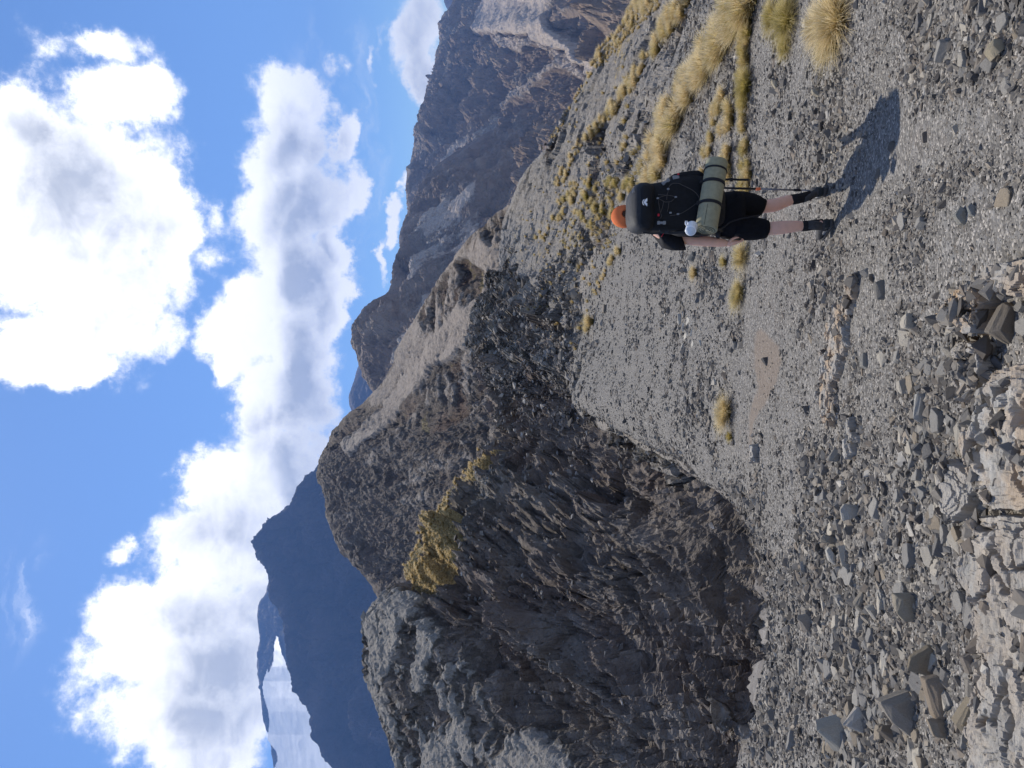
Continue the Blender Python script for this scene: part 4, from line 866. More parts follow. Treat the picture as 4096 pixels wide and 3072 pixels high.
band([(2230,750),(2330,760),(2420,790),(2430,900)], 110, 46, .18, .42, .4, 'yellow green tussock in the loose patch above the orange cap', 'tussocks of the loose patch')
band([(2150,960),(2210,900),(2250,830),(2300,760)], 46, 26, .28, .5, .3, 'ochre tussock in the ragged clump left of the long ribbon', 'tussocks of the ragged clump')
band([(2290,940),(2350,850),(2440,760),(2540,720)], 90, 40, .16, .36, .55, 'olive tussock between the loose patch and the thick belt', 'olive tussocks')
band([(2490,985),(2430,1080),(2390,1160)], 12, 12, .16, .3, .25, 'small tussock in the short line at the rock foot left of the cap', 'tussocks of the short line')
for pts, n in (([(1930,1800),(1835,1905),(1712,2076),(1660,2145),(1602,2250)], 70), ([(1900,1860),(1850,1890),(1800,2000),(1700,2180),(1640,2290)], 80), ([(1790,2060),(1800,2130),(1720,2230),(1660,2300)], 40)):
    band(pts, 26, n // 2, .22, .38, -.05, 'golden tussock on the grassy cap of the rock spur', 'tussocks on the rock spur')
add_tus(2374, 1288, .6, .2, 'single straw tussock on top of the rocks left of the hiker', lib=T_NEAR); add_tus(2360, 1310, .45, .3, 'small tussock tucked against the single straw tussock on the rocks', lib=T_NEAR)
for x, y, s, g, lab, sz in ((2916,1648,.36,.1,'lone round golden tussock on the gravel left of the bare earth patch',(1.25,1.0,.62)), (2968,1168,.28,.55,'lone green and gold tussock on the scree pan nearest the hiker on the left',(1.35,1,.6)),
                        (2788,1082,.22,.1,'small straw tussock between the stone heap and the arm of the hiker',(1,1,.8)), (2978,1020,.3,.45,'low green tussock just left of the hand of the hiker',(1.2,1,.6)), (2905,1040,.16,.6,'tiny green sprig above the low tussock by the hand',(1,1,.8)),
                        (2928,1752,.13,.9,'tiny bright green tuft beside the lone golden tussock',(1,1,.8)), (3000,322,.30,.95,'dark green mound of grass beside the flat tan stone',(1.1,1,.7))):
    add_tus(x, y, s, g, lab, lib=T_NEAR, sz=sz)
for x, y, s, g, lab in ((3165,50,.24,.75,'large green and brown tussock on the right picture edge'), (3105,40,.20,.7,'green tussock above the large green and brown one on the right edge'), (3150,160,.13,.8,'low green tussock reaching out below the large green and brown one'),
                        (3370,40,.27,.05,'large bushy golden tussock, the lowest on the right picture edge'), (3340,135,.19,.25,'golden tussock in front of the large bushy one on the right edge'), (3290,70,.19,.0,'pale straw tussock between the golden and the green ones on the right edge')):
    add_tus(x, y, s, g, lab, lib=T_WIDE, sz=(1.15, 1.15, .95))
TUS.sort(key=lambda q: -q[0] - (10 if q[6] is None else 0))
vis = [q for q in TUS]
ORD = lambda n: f"{n}{'th' if 10 <= n % 100 <= 20 else {1: 'st', 2: 'nd', 3: 'rd'}.get(n % 10, 'th')}"
_gr = {}
for q in vis[:298]:
    if q[6]: _gr.setdefault(q[6], []).append(q)
NEWLAB = {}
for g_, qs in _gr.items():
    qs.sort(key=lambda q: float(proj(q[2])[1]))
    for n_, q in enumerate(qs): NEWLAB[id(q)] = f"{'greenish' if q[4] > .5 else 'greenish gold' if q[4] > .28 else 'golden' if q[4] > .08 else 'straw pale'} tussock, {ORD(n_ + 1)} from the right among {g_}"
def tmat(P, size, k, sz): return Matrix.Translation(Vector(P) - Vector((0, 0, .02 * size))) @ Matrix.Rotation(k * 2.399, 4, 'Z') @ Matrix.Diagonal((size * sz[0], size * sz[1], size * sz[2] * 1.0, 1))
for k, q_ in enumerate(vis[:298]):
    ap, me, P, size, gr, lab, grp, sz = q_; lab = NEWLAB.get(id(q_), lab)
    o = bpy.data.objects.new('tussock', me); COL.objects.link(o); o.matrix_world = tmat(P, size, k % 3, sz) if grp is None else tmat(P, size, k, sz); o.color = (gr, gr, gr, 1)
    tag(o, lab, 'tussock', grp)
# the remaining, smallest tussocks and scattered bits of grass: one mass
VV, FF, AA = [], [], []; off = 0; rgx = np.random.default_rng(8)
def mass(P, size, green, n):
    global off
    V, Fc, A = tussock_arrays(rgx, n, w=.03, segs=2, spread=.6); V = V * size + P; A[:, 1] = np.clip(A[:, 1] * .5 + green, 0, 1)
    VV.append(V); FF.append(Fc + off); AA.append(A); off += len(V)
gv = np.argwhere((grassm > .55) & (gt[:, None] > 8.2) & (gt[:, None] < 9.3) & (gy > 1750) & (gy < 2400)); gv = gv[rgx.integers(0, len(gv), 5200)]
for r_, c_ in gv: mass(G[r_, c_], rt.uniform(.12, .24), rt.uniform(-.9, -.3), 26)
for k in range(1100):
    x, y = rt.uniform(2360, 2650), rt.uniform(-40, 270)
    if poly_sd(np.array([x]), np.array([y]), [(2600,-50),(2535,-40),(2402,190),(2368,265),(2425,240),(2520,130),(2650,0)])[0] < 0: continue
    mass(ground_at(x, y), rt.uniform(.12, .26), rt.uniform(-.3, .3), 36)
for k in range(700):
    x, y = rt.uniform(2180, 2600), rt.uniform(560, 1010)
    P = ground_at(x, y)
    if poly_sd(np.array([x]), np.array([y]), [(2240,760),(2400,690),(2560,560),(2600,700),(2430,1000),(2180,990)])[0] < 0 or fbm(P[None] / 3.0, 4, .6, off=5.)[0] < -.05: continue
    mass(P, rt.uniform(.10, .26), rt.uniform(.1, .9), 36)
for q in vis[298:]: mass(q[2], q[3], q[4], 120)
for k in range(420):
    poly_y = rt.uniform(250, 1500); x = rt.uniform(2020, 2520)
    ins = poly_sd(np.array([x]), np.array([poly_y]), [(2050,900),(2210,600),(2330,380),(2420,250),(2560,150),(2620,250),(2500,600),(2440,980),(2400,1180),(2300,1450),(1990,1200)])[0] > 0
    if not ins: continue
    P = ground_at(x, poly_y)
    if fbm(P[None] / 5.0, 3, off=2.)[0] < -.06: continue
    mass(P, rt.uniform(.14, .34), rt.uniform(0, .5), 50)
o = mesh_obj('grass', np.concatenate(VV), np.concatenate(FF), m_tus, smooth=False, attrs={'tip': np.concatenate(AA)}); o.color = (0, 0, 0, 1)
tag(o, kind='stuff')
# ------------------------------------------------------------------ the hiker
def pmat(name, col, rough=.8, spec=.3, var=.15, sc=60, bump=.2, bd=.004):
    m, t, b = new_mat(name, rough, spec); P = t.node('ShaderNodeTexCoord').outputs['Object']; n = t.noise(P, sc, 5, .6)
    t.link(t.mix(t.mr(n, .3, .7), tuple(c * (1 - var) for c in col), tuple(min(1, c * (1 + var)) for c in col)), b.inputs['Base Color'])
    if bump:
        bp = t.node('ShaderNodeBump'); bp.inputs['Strength'].default_value = bump; bp.inputs['Distance'].default_value = bd
        t.link(n, bp.inputs['Height']); t.link(bp.outputs[0], b.inputs['Normal'])
    return m
M_skin = pmat('skin', (.80, .47, .34), .55, .4, .06, 25, .05); M_skin.node_tree.nodes['Principled BSDF'].inputs['Subsurface Weight'].default_value = .08
M_hair = pmat('brown hair', (.10,.055,.03), .6, .3, .4, 120, .4)
M_cap = pmat('orange cap cloth', (1.0,.33,.12), .8, .2, .05, 90, .15)
_t = NT(M_cap.node_tree); _b = M_cap.node_tree.nodes['Principled BSDF']; _o = [n_ for n_ in M_cap.node_tree.nodes if n_.type == 'OUTPUT_MATERIAL'][0]
_tl = _t.node('ShaderNodeBsdfTranslucent'); _tl.inputs[0].default_value = (1.0, .36, .14, 1); _mx = _t.node('ShaderNodeMixShader'); _mx.inputs[0].default_value = .5
_t.link(_b.outputs[0], _mx.inputs[1]); _t.link(_tl.outputs[0], _mx.inputs[2]); _t.link(_mx.outputs[0], _o.inputs[0])
M_capl = pmat('dark orange binding', (.45,.06,.02), .8, .2, .05, 90, 0)
M_shirt = pmat('black shirt cloth', (.012,.012,.015), .85, .2, .3, 30, .3, .01)
M_short = pmat('black shorts cloth', (.008,.008,.010), .9, .15, .3, 30, .3, .01)
M_pack = pmat('black pack cloth', (.006,.0065,.009), .75, .3, .35, 40, .4, .008)
M_lid = pmat('slate pack lid cloth', (.020,.022,.027), .7, .3, .2, 40, .4, .008)
M_strap = pmat('black webbing', (.015,.015,.018), .7, .3, .2, 200, .2)
M_greyp = pmat('grey plastic', (.20,.21,.23), .5, .4, .1, 60, 0)
M_mat = pmat('olive foam', (.30,.28,.185), .85, .2, .14, 35, .25, .004)
M_matd = pmat('olive foam edge', (.07,.07,.05), .85, .2, .1, 35, 0)
M_mug = pmat('white enamel', (.80,.82,.86), .3, .5, .02, 30, 0); M_mugb = pmat('pale grey enamel', (.60,.63,.66), .4, .5, .04, 60, 0)
M_red = pmat('red webbing', (.55,.02,.04), .6, .3, .05, 60, 0); M_cord = pmat('brown grey cord', (.07,.06,.055), .7, .3, .1, 60, 0)
M_sock = pmat('charcoal sock', (.022,.021,.022), .95, .1, .3, 150, .5); M_shoe = pmat('dark grey shoe', (.050,.048,.047), .75, .3, .25, 50, .3); M_shoeh = pmat('shoe heel rubber', (.028,.032,.033), .8, .2, .2, 50, .2)
M_sole = pmat('grey shoe sole', (.06,.058,.055), .85, .2, .2, 50, .3); M_lace = pmat('pale lace', (.45,.44,.42), .8, .2, .1, 50, 0); M_logo = pmat('white print', (.75,.76,.80), .6, .3, .03, 50, 0)
M_alu = pmat('grey pole metal', (.15,.15,.16), .4, .5, .1, 60, 0); M_oran = pmat('orange plastic', (.9,.22,.08), .5, .4, .05, 60, 0)
def pt(x, y, D): return at(float(x), float(y), float(D))
UP = np.array([0, 0, 1.0]); XR = np.array([1.0, 0, 0]); BK = np.array([0, -1.0, 0])
def rings_mesh(rings, n=28, exp=2.0, cap=(True, True)):
    """rings: (centre, axis u, axis v[, exponent]); a closed skin through them"""
    V, Fc = [], []; a = np.arange(n) / n * 2 * np.pi
    for rg_ in rings:
        c, u, v = rg_[:3]; e = rg_[3] if len(rg_) > 3 else exp
        cu = np.sign(np.cos(a)) * np.abs(np.cos(a)) ** (2 / e); sv = np.sign(np.sin(a)) * np.abs(np.sin(a)) ** (2 / e)
        V.append(c + cu[:, None] * u + sv[:, None] * v)
    m = len(rings)
    for i in range(m - 1):
        for j in range(n): Fc.append((i * n + j, i * n + (j + 1) % n, (i + 1) * n + (j + 1) % n, (i + 1) * n + j))
    V = np.concatenate(V); tris = []
    for e, on in ((0, cap[0]), (1, cap[1])):
        if on:
            ci = len(V); base = 0 if e == 0 else (m - 1) * n; V = np.vstack([V, V[base:base + n].mean(0)])
            for j in range(n): tris.append((base + j, base + (j + 1) % n, ci) if e else (base + (j + 1) % n, base + j, ci))
    return V, Fc, tris
class MB:
    def __init__(s): s.V = []; s.F = []; s.o = 0
    def add(s, V, Fq, Ft=()):
        s.V.append(np.asarray(V, float)); s.F += [tuple(i + s.o for i in f) for f in list(Fq) + list(Ft)]; s.o += len(V); return s
    def rings(s, r, **k): return s.add(*rings_mesh(r, **k))
    def tube(s, pts, rad, n=10, closed_caps=True, exp=2.0):
        pts = [np.asarray(p, float) for p in pts]; rad = [rad] * len(pts) if np.isscalar(rad) else rad; R_ = []
        t0 = pts[1] - pts[0]; t0 /= np.linalg.norm(t0); ref = UP if abs(t0[2]) < .9 else XR; u = np.cross(t0, ref); u /= np.linalg.norm(u)
        for i, p in enumerate(pts):
            a = pts[max(i - 1, 0)]; b_ = pts[min(i + 1, len(pts) - 1)]; tn = (b_ - a) / (np.linalg.norm(b_ - a) + 1e-9)
            u = u - tn * (u @ tn); u /= np.linalg.norm(u); v = np.cross(tn, u); R_.append((p, u * rad[i], v * rad[i]))
        return s.add(*rings_mesh(R_, n=n, exp=exp, cap=(closed_caps, closed_caps)))
    def box(s, c, u, v, w, bevel=0):
        c = np.asarray(c); return s.rings([(c - w, u * .92, v * .92, 6), (c - w * .9, u, v, 6), (c + w * .9, u, v, 6), (c + w, u * .92, v * .92, 6)], n=24)
    def build(s, name, mat, parent=None, smooth=True, sub=0, noise_=None):
        V = np.concatenate(s.V)
        if noise_: amp, L = noise_; V = V + amp * np.stack([fbm(V / L + 3.1 * k, 4, .5) for k in range(3)], -1)
        me = bpy.data.meshes.new(name); me.from_pydata([tuple(v) for v in V], [], s.F); me.update()
        bm = bmesh.new(); bm.from_mesh(me); bmesh.ops.recalc_face_normals(bm, faces=bm.faces); bm.to_mesh(me); bm.free()
        me.polygons.foreach_set('use_smooth', np.full(len(me.polygons), smooth)); me.materials.append(mat)
        o = bpy.data.objects.new(name, me); COL.objects.link(o)
        if sub: md = o.modifiers.new('s', 'SUBSURF'); md.levels = md.render_levels = sub
        if parent: o.parent = parent; o.matrix_parent_inverse = parent.matrix_basis.inverted()
        return o
def crv(pts, n=6):      # smooth polyline
    pts = np.array(pts, float); k = np.arange(len(pts)); return pchip(k, pts, np.linspace(0, len(pts) - 1, (len(pts) - 1) * n + 1))
def thing(name, loc, label, cat, group=None):
    o = bpy.data.objects.new(name, None); COL.objects.link(o); o.location = loc; o.empty_display_size = .1; return tag(o, label, cat, group)
def skin_body(verts, edges, radii, root, name, mat, parent, sub=2):
    me = bpy.data.meshes.new(name); me.from_pydata([tuple(v) for v in verts], edges, []); o = bpy.data.objects.new(name, me); COL.objects.link(o)
    o.modifiers.new('k', 'SKIN'); md = o.modifiers.new('s', 'SUBSURF'); md.levels = md.render_levels = sub
    for i, r_ in enumerate(radii):
        sv = me.skin_vertices[0].data[i]; sv.radius = r_ if isinstance(r_, tuple) else (r_, r_); sv.use_root = (i == root)
    dg = bpy.context.evaluated_depsgraph_get(); dg.update(); nm = bpy.data.meshes.new_from_object(o.evaluated_get(dg)); bpy.data.objects.remove(o)
    nm.materials.clear(); nm.materials.append(mat); nm.polygons.foreach_set('use_smooth', np.full(len(nm.polygons), True))
    return nm
foot_c = pt(3325, 840, 6.0)
person = thing('person', foot_c, 'hiker seen from behind in orange cap, black T-shirt and shorts, walking down the gravel', 'person')
DB = 5.97
J = [pt(2900,860,DB), pt(2800,855,DB), pt(2690,850,DB), pt(2620,856,DB), pt(2565,862,DB), pt(2535,864,DB+.01), pt(2500,866,DB), pt(2468,867,DB),      # 0-7 spine, neck, head
     pt(2625,915,DB), pt(2660,942,DB), pt(2790,962,DB-.01), pt(2860,968,DB-.02), pt(2912,974,DB-.02),                                           # 8-12 left arm (9 = shoulder drop, 10 elbow, 12 wrist)
     pt(2625,790,DB), pt(2665,765,DB), pt(2790,745,DB+.04), pt(2830,748,DB+.24), pt(2845,752,DB+.30),                                             # 13-17 right arm, forearm forward
     pt(2915,903,DB), pt(3000,912,DB-.01), pt(3070,915,DB-.03), pt(3120,911,DB-.06), pt(3180,905,DB-.07), pt(3222,903,DB-.06), pt(3300,893,DB-.10),   # 18-24 left leg
     pt(2915,820,DB), pt(2990,828,DB+.05), pt(3052,827,DB+.10), pt(3098,822,DB+.09), pt(3150,803,DB+.10), pt(3185,796,DB+.12), pt(3275,772,DB+.12)]   # 25-31 right leg
E = [(0,1),(1,2),(2,3),(3,4),(4,5),(5,6),(6,7),(3,8),(8,9),(9,10),(10,11),(11,12),(3,13),(13,14),(14,15),(15,16),(16,17),(0,18),(18,19),(19,20),(20,21),(21,22),(22,23),(23,24),(0,25),(25,26),(26,27),(27,28),(28,29),(29,30),(30,31)]
Rr = [(.13,.1),(.125,.095),(.145,.105),(.11,.085),.055,.058,(.078,.088),(.055,.06), .065,.058,.047,.042,.031, .06,.052,.042,.036,.027, .085,.075,.055,.060,.050,.037,.03, .085,.075,.055,.060,.050,.037,.03]
bodym = skin_body(J, E, Rr, 0, 'body', M_skin, person)
# hands: palm, four curled fingers of different lengths and a thumb that closes the ring
hb = MB()
def finger(p, r0, r1): hb.tube(crv(p, 4), list(np.linspace(r0, r1, (len(p) - 1) * 4 + 1)), n=10)
def hand(w, fwd_y, mir):
    # w = wrist (px x, px y, D); drawn in pixel units about 2 mm each
    x, y, d = w; P = lambda dx, dy, dd: pt(x + dx, y + mir * dy, d + dd)
    hb.rings([(P(-2,0,0), XR * .024, BK * .020), (P(10,1,0), XR * .026, BK * .030), (P(24,0,.005), XR * .019, BK * .040), (P(38,-3,.012), XR * .016, BK * .040), (P(44,-4,.016), XR * .012, BK * .034)], n=16)
    for k, (ln, dd) in enumerate(((.92, -.030), (1.06, -.010), (1.0, .012), (.82, .033))):
        finger([P(38,-3,dd), P(38 + 15 * ln,-6,dd + .004), P(38 + 25 * ln,-14,dd + .008), P(38 + 24 * ln,-24,dd + .010), P(38 + 14 * ln,-29,dd + .010)], .0095, .007)
    finger([P(10,-5,-.026), P(22,-16,-.034), P(36,-22,-.036), P(50,-25,-.030)], .011, .008)
hand((2908, 972, DB - .02), 1, 1.0)
x, y, d = 2845, 752, DB + .30
for k, dd in enumerate((-.028, -.009, .01, .028)): pass
hb.rings([(pt(2838,752,d-.03), XR * .022, UP * .020), (pt(2848,750,d+.02), XR * .020, UP * .036), (pt(2852,750,d+.055), XR * .018, UP * .036)], n=14)
for k in range(4):
    zz = (k - 1.5) * 9; q = [pt(2850 + zz,744,d+.05), pt(2850 + zz,737,d+.075), pt(2850 + zz,746,d+.10), pt(2850 + zz,757,d+.09), pt(2850 + zz,760,d+.07)]; finger(q, .0095, .0075)
finger([pt(2838,760,d+.0), pt(2832,768,d+.03), pt(2832,764,d+.06), pt(2834,756,d+.08)], .011, .008)
# face, nose, ears on the far side of the head
hb.rings([(pt(2503,866,DB+.088), XR * .004, UP * .004), (pt(2508,866,DB+.098), XR * .011, UP * .012), (pt(2514,866,DB+.108), XR * .015, UP * .010), (pt(2519,866,DB+.09), XR * .012, UP * .006)], n=12)
for s in (-1, 1):
    hb.rings([(pt(2500,866 + s * 38,DB+.00), BK * .004, UP * .006), (pt(2506,866 + s * 42,DB-.004), BK * .014, UP * .028), (pt(2508,866 + s * 44,DB-.004), BK * .010, UP * .022)], n=14)
    hb.rings([(pt(2500,866 + s * 15,DB+.075), XR * .013, UP * .004), (pt(2500,866 + s * 15,DB+.088), XR * .012, UP * .007), (pt(2500,866 + s * 15,DB+.092), XR * .007, UP * .004)], n=12)
hb.rings([(pt(2527,866,DB+.07), XR * .022, UP * .006), (pt(2527,866,DB+.088), XR * .020, UP * .007), (pt(2527,866,DB+.092), XR * .012, UP * .003)], n=12)
hm = hb.build('hands', M_skin)
bm = bmesh.new(); bm.from_mesh(bodym); bm.from_mesh(hm.data); bm.to_mesh(bodym); bm.free(); bpy.data.objects.remove(hm)
bodym.polygons.foreach_set('use_smooth', np.full(len(bodym.polygons), True))
bo = bpy.data.objects.new('body', bodym); COL.objects.link(bo); bo.parent = person; bo.matrix_parent_inverse = person.matrix_basis.inverted()
person.matrix_basis = Matrix.Translation(Vector(foot_c))
def kid(o, par): o.parent = par; o.matrix_parent_inverse = Matrix.Translation(par.location).inverted(); return o
kid(bo, person)
def bk(mb, name, mat, par, **k):
    o = mb.build(name, mat, None, **k); root = par
    if par.type == 'MESH': o.parent = par
    else: kid(o, par)
    return o
px = .00203
def rg2(x, y, D, hw, hd, e=2.4, tilt=0.0): return (pt(x, y, D), (XR * math.cos(tilt) - UP * math.sin(tilt)) * hw, BK * hd, e)
# hair and cap
hc = pt(2497, 866, DB - .005)
def dome(mb, c, rx, ry, rz, zlo, hole=None, n=48, m=22):
    V, Fc = [], []; idx = {}
    for i in range(m + 1):
        th = (math.pi / 2) - i / m * (math.pi / 2 - math.asin(max(-1, min(1, zlo))))
        for j in range(n):
            ph = j / n * 2 * math.pi; V.append(c + np.array([rx * math.cos(th) * math.cos(ph), ry * math.cos(th) * math.sin(ph), rz * math.sin(th)]))
    for i in range(m):
        for j in range(n):
            q = (i * n + j, i * n + (j + 1) % n, (i + 1) * n + (j + 1) % n, (i + 1) * n + j); cen = np.mean([V[k] for k in q], 0)
            if hole and hole(cen - c): continue
            Fc.append(q)
    mb.add(V, Fc)
hr = MB(); dome(hr, hc, .076, .089, .086, -.72); bk(hr, 'hair', M_hair, person, noise_=(.006, .02))
cp = MB(); hole = lambda d: d[1] < 0 and (d[0] / .035) ** 2 + ((d[2] + .012) / .050) ** 2 < 1
dome(cp, hc, .0915, .103, .107, -.18, hole)
capo = bk(cp, 'cap', M_cap, person); sd_ = capo.modifiers.new('s', 'SOLIDIFY'); sd_.thickness = .0025
tr_ = MB(); tr_.tube([hc + np.array([.036 * math.cos(a), -.1035 * math.sqrt(max(0, 1 - (.036 * math.cos(a) / .0915) ** 2 - ((-.012 + .051 * math.sin(a)) / .107) ** 2)) - .001, -.012 + .051 * math.sin(a)]) for a in np.linspace(0, math.pi, 18)], .002, n=6); bk(tr_, 'binding', M_capl, capo)
br = MB(); br.rings([(hc + np.array([0, .09, -.018]), XR * .078, UP * .003), (hc + np.array([0, .125, -.024]), XR * .070, UP * .003), (hc + np.array([0, .155, -.034]), XR * .045, UP * .003)], n=24); bk(br, 'brim', M_cap, capo)
bs = MB(); bs.tube([hc + np.array([.092 * math.sin(a), -.105 * math.cos(a), -.022 - .004 * math.cos(a)]) for a in np.linspace(-.9, .9, 16)], .006, n=8); bk(bs, 'back_strap', M_cap, capo)
# shirt
sh = MB()
sh.rings([rg2(2575,862,DB,.07,.06), rg2(2592,860,DB,.12,.085), rg2(2612,858,DB,.165,.105), rg2(2660,853,DB,.165,.12), rg2(2740,852,DB,.155,.12), rg2(2830,856,DB,.152,.12), rg2(2885,860,DB,.155,.125)], n=36)
sh.rings([(pt(2598,902,DB), np.array([.02,0,.045]), BK * .055), (pt(2608,927,DB), np.array([.054,0,.058]), BK * .072), (pt(2642,950,DB), np.array([.084,0,.022]), BK * .080), (pt(2690,962,DB), np.array([.080,0,.0]), BK * .078), (pt(2723,967,DB), np.array([.070,0,.032]), BK * .074)], n=28, exp=2.2)
sh.rings([(pt(2598,815,DB), np.array([.02,0,-.045]), BK * .055), (pt(2618,790,DB), np.array([.045,0,-.055]), BK * .070), (pt(2650,770,DB), np.array([.068,0,-.020]), BK * .076), (pt(2690,757,DB+.01), np.array([.066,0,.0]), BK * .072), (pt(2725,750,DB+.02), np.array([.060,0,.0]), BK * .066)], n=28, exp=2.2)
bk(sh, 'shirt', M_shirt, person, noise_=(.006, .07))
rd = MB(); rd.tube(crv([pt(2667,918,DB-.115), pt(2655,932,DB-.095), pt(2646,947,DB-.077)]), .003, n=6); bk(rd, 'shirt_piping', M_red, person)
# shorts
so_ = MB()
so_.rings([rg2(2860,862,DB,.158,.125), rg2(2900,862,DB,.19,.135), rg2(2940,862,DB,.196,.135), rg2(2962,862,DB,.190,.12)], n=40)
so_.rings([rg2(2925,908,DB,.100,.12), rg2(2970,911,DB-.01,.100,.108), rg2(3020,915,DB-.02,.090,.098), rg2(3050,917,DB-.03,.078,.090), rg2(3064,918,DB-.03,.072,.086,2.3,.06)], n=30)
so_.rings([rg2(2925,816,DB,.100,.12), rg2(2970,818,DB+.04,.103,.108), rg2(3010,822,DB+.07,.098,.098), rg2(3034,826,DB+.09,.085,.090), rg2(3050,830,DB+.10,.066,.080,2.3,.25)], n=30)
bk(so_, 'shorts', M_short, person, noise_=(.007, .06))
# socks and shoes
def shoe(ank, heel, D0, head, side, soleP):
    """ank, heel: picture points; head: direction the toe points, radians from +Y towards +X"""
    f = np.array([math.sin(head), math.cos(head), -.12]); f /= np.linalg.norm(f); s_ = np.array([math.cos(head), -math.sin(head), 0]); u_ = np.cross(s_, f); u_ = u_ if u_[2] > 0 else -u_
    H = pt(heel[0], heel[1], D0); A_ = pt(ank[0], ank[1], D0 + .05)
    up = MB(); ln = [0, .015, .05, .10, .16, .21, .25, .272]; hw = [.018,.032,.037,.039,.046,.049,.038,.014]; ht = [.060,.078,.082,.078,.062,.048,.036,.018]
    up.rings([(H + f * l + u_ * (.022 + h / 2), s_ * w_, u_ * h / 2, 2.6) for l, w_, h in zip(ln, hw, ht)], n=24)
    sk = MB(); o = bk(up, 'shoe', M_shoe, person)
    cu = MB(); cen = H + f * .055; top = A_ 
    cu.rings([(cen + u_ * .055, s_ * .036, f * .050), (cen * .55 + top * .45 + u_ * .035, s_ * .036, f * .048), (top - u_ * .004, s_ * .034, f * .043)], n=24); bk(cu, 'collar', M_shoe, o)
    so = MB(); so.rings([(H + f * l + u_ * .012, s_ * (w_ + .004), u_ * .015, 5) for l, w_ in zip([-.004] + ln[1:-1] + [.279], [.022] + hw[1:-1] + [.016])], n=20); bk(so, 'sole', M_sole, o)
    hc_ = MB(); hc_.rings([(H + f * -.002 + u_ * .045, s_ * .020, u_ * .022, 3), (H + f * .012 + u_ * .048, s_ * .0355, u_ * .028, 3), (H + f * .04 + u_ * .048, s_ * .0395, u_ * .022, 3)], n=20); bk(hc_, 'heel_cup', M_shoeh, o)
    la = MB()
    for k in range(4):
        q = H + f * (.115 + .022 * k) + u_ * (.098 - .010 * k); la.tube([q - s_ * .026 - u_ * .012, q, q + s_ * .026 - u_ * .012], .0028, n=6)
    for k in range(3):
        q = H + f * (.075 + .026 * k) + side * s_ * .0405 + u_ * .03; la.tube([q, q + f * .022 + u_ * (.028 - .004 * k)], .0035, n=6)
    bk(la, 'laces', M_lace, o)
    return A_, s_, f
shoe((3228,902), (3334,888), DB - .13, R(-14), -1, None)
shoe((3212,796), (3308,768), DB + .06, R(12), -1, None)
for (a, r_) in ((((3206,905,DB-.065), (3222,904,DB-.065), (3240,902,DB-.065), (3262,899,DB-.07), (3290,895,DB-.08)), (.041,.043,.042,.041,.040)), (((3162,799,DB+.105), (3176,797,DB+.105), (3192,795,DB+.105), (3212,790,DB+.11), (3240,782,DB+.115)), (.042,.044,.042,.041,.040))):
    s2 = MB(); s2.tube([pt(*p) for p in a], list(r_), n=20)
    bk(s2, 'sock', M_sock, person, noise_=(.003, .02))

# ------------------------------------------------------------------ backpack
pack = thing('backpack', pt(2880, 820, 5.72), 'large black hiking backpack with grey lid worn by the hiker', 'backpack')
def prof(mb, rows, D, hd, e=3.2, n=44):
    mb.rings([(pt(x, (ya + yb) / 2, d_), XR * ((yb - ya) / 2 * d_ / F), BK * h_, e) for (x, ya, yb), d_, h_ in zip(rows, D, hd)], n=n)
mb = MB(); rows = [(2535,760,915),(2560,742,926),(2600,739,929),(2640,733,930),(2680,718,930),(2720,708,929),(2770,704,928),(2820,712,926),(2860,735,915),(2890,765,895)]
prof(mb, rows, [5.76] * 10, [.10,.125,.14,.15,.155,.155,.15,.145,.12,.07]); bag = bk(mb, 'main_bag', M_pack, pack, noise_=(.010, .09))
mb = MB(); rows = [(2510,803,888),(2514,780,903),(2523,762,917),(2536,748,927),(2552,740,931),(2574,737,933),(2590,741,931)]
prof(mb, rows, [5.76,5.76,5.75,5.74,5.74,5.74,5.75], [.07,.11,.145,.168,.176,.174,.150]); lid = bk(mb, 'lid', M_lid, pack, noise_=(.007, .06))
LF = 5.74 - .178         # distance of the lid's back face
mb = MB(); prof(mb, [(2546,752,920),(2556,744,928),(2580,740,930),(2600,745,926)], [5.727] * 4, [.168,.174,.174,.150]); bk(mb, 'lid_flap', M_pack, pack, noise_=(.006, .06))
mb = MB(); rows = [(2672,712,735),(2690,701,728),(2720,694,728),(2760,687,728),(2785,687,730),(2800,694,732),(2812,704,735)]
prof(mb, rows, [5.74] * 7, [.05,.07,.075,.08,.08,.075,.05]); sp = bk(mb, 'side_pocket', M_pack, pack, noise_=(.005, .05))
mb = MB(); rows = [(2690,920,935),(2720,918,942),(2790,916,946),(2840,914,940),(2860,910,930)]
prof(mb, rows, [5.76] * 5, [.05,.07,.075,.07,.05]); bk(mb, 'side_pocket', M_pack, pack, noise_=(.005, .05))
mb = MB(); mb.box(pt(2704,711,5.655), XR * .017, UP * .025, BK * .006); bk(mb, 'grey_tag', M_greyp, pack)
mb = MB(); mb.box(pt(2713,697,5.67), XR * .006, UP * .008, BK * .005); mb.box(pt(2634,860,5.59), XR * .009, UP * .007, BK * .005); bk(mb, 'red_tab', M_red, pack)
for bx_ in ((2663,727,5.61,.6),(2646,891,5.60,0.0)):
    mb = MB(); c_ = pt(*bx_[:3]); ca, sa = math.cos(bx_[3]), math.sin(bx_[3]); u_ = XR * ca + UP * sa; v_ = UP * ca - XR * sa
    mb.box(c_ + v_ * .022, u_ * .013, v_ * .011, BK * .006); mb.box(c_ - v_ * .022, u_ * .013, v_ * .011, BK * .006); mb.box(c_, u_ * .008, v_ * .012, BK * .008)
    bk(mb, 'buckle', M_greyp, pack)
BF = 5.585
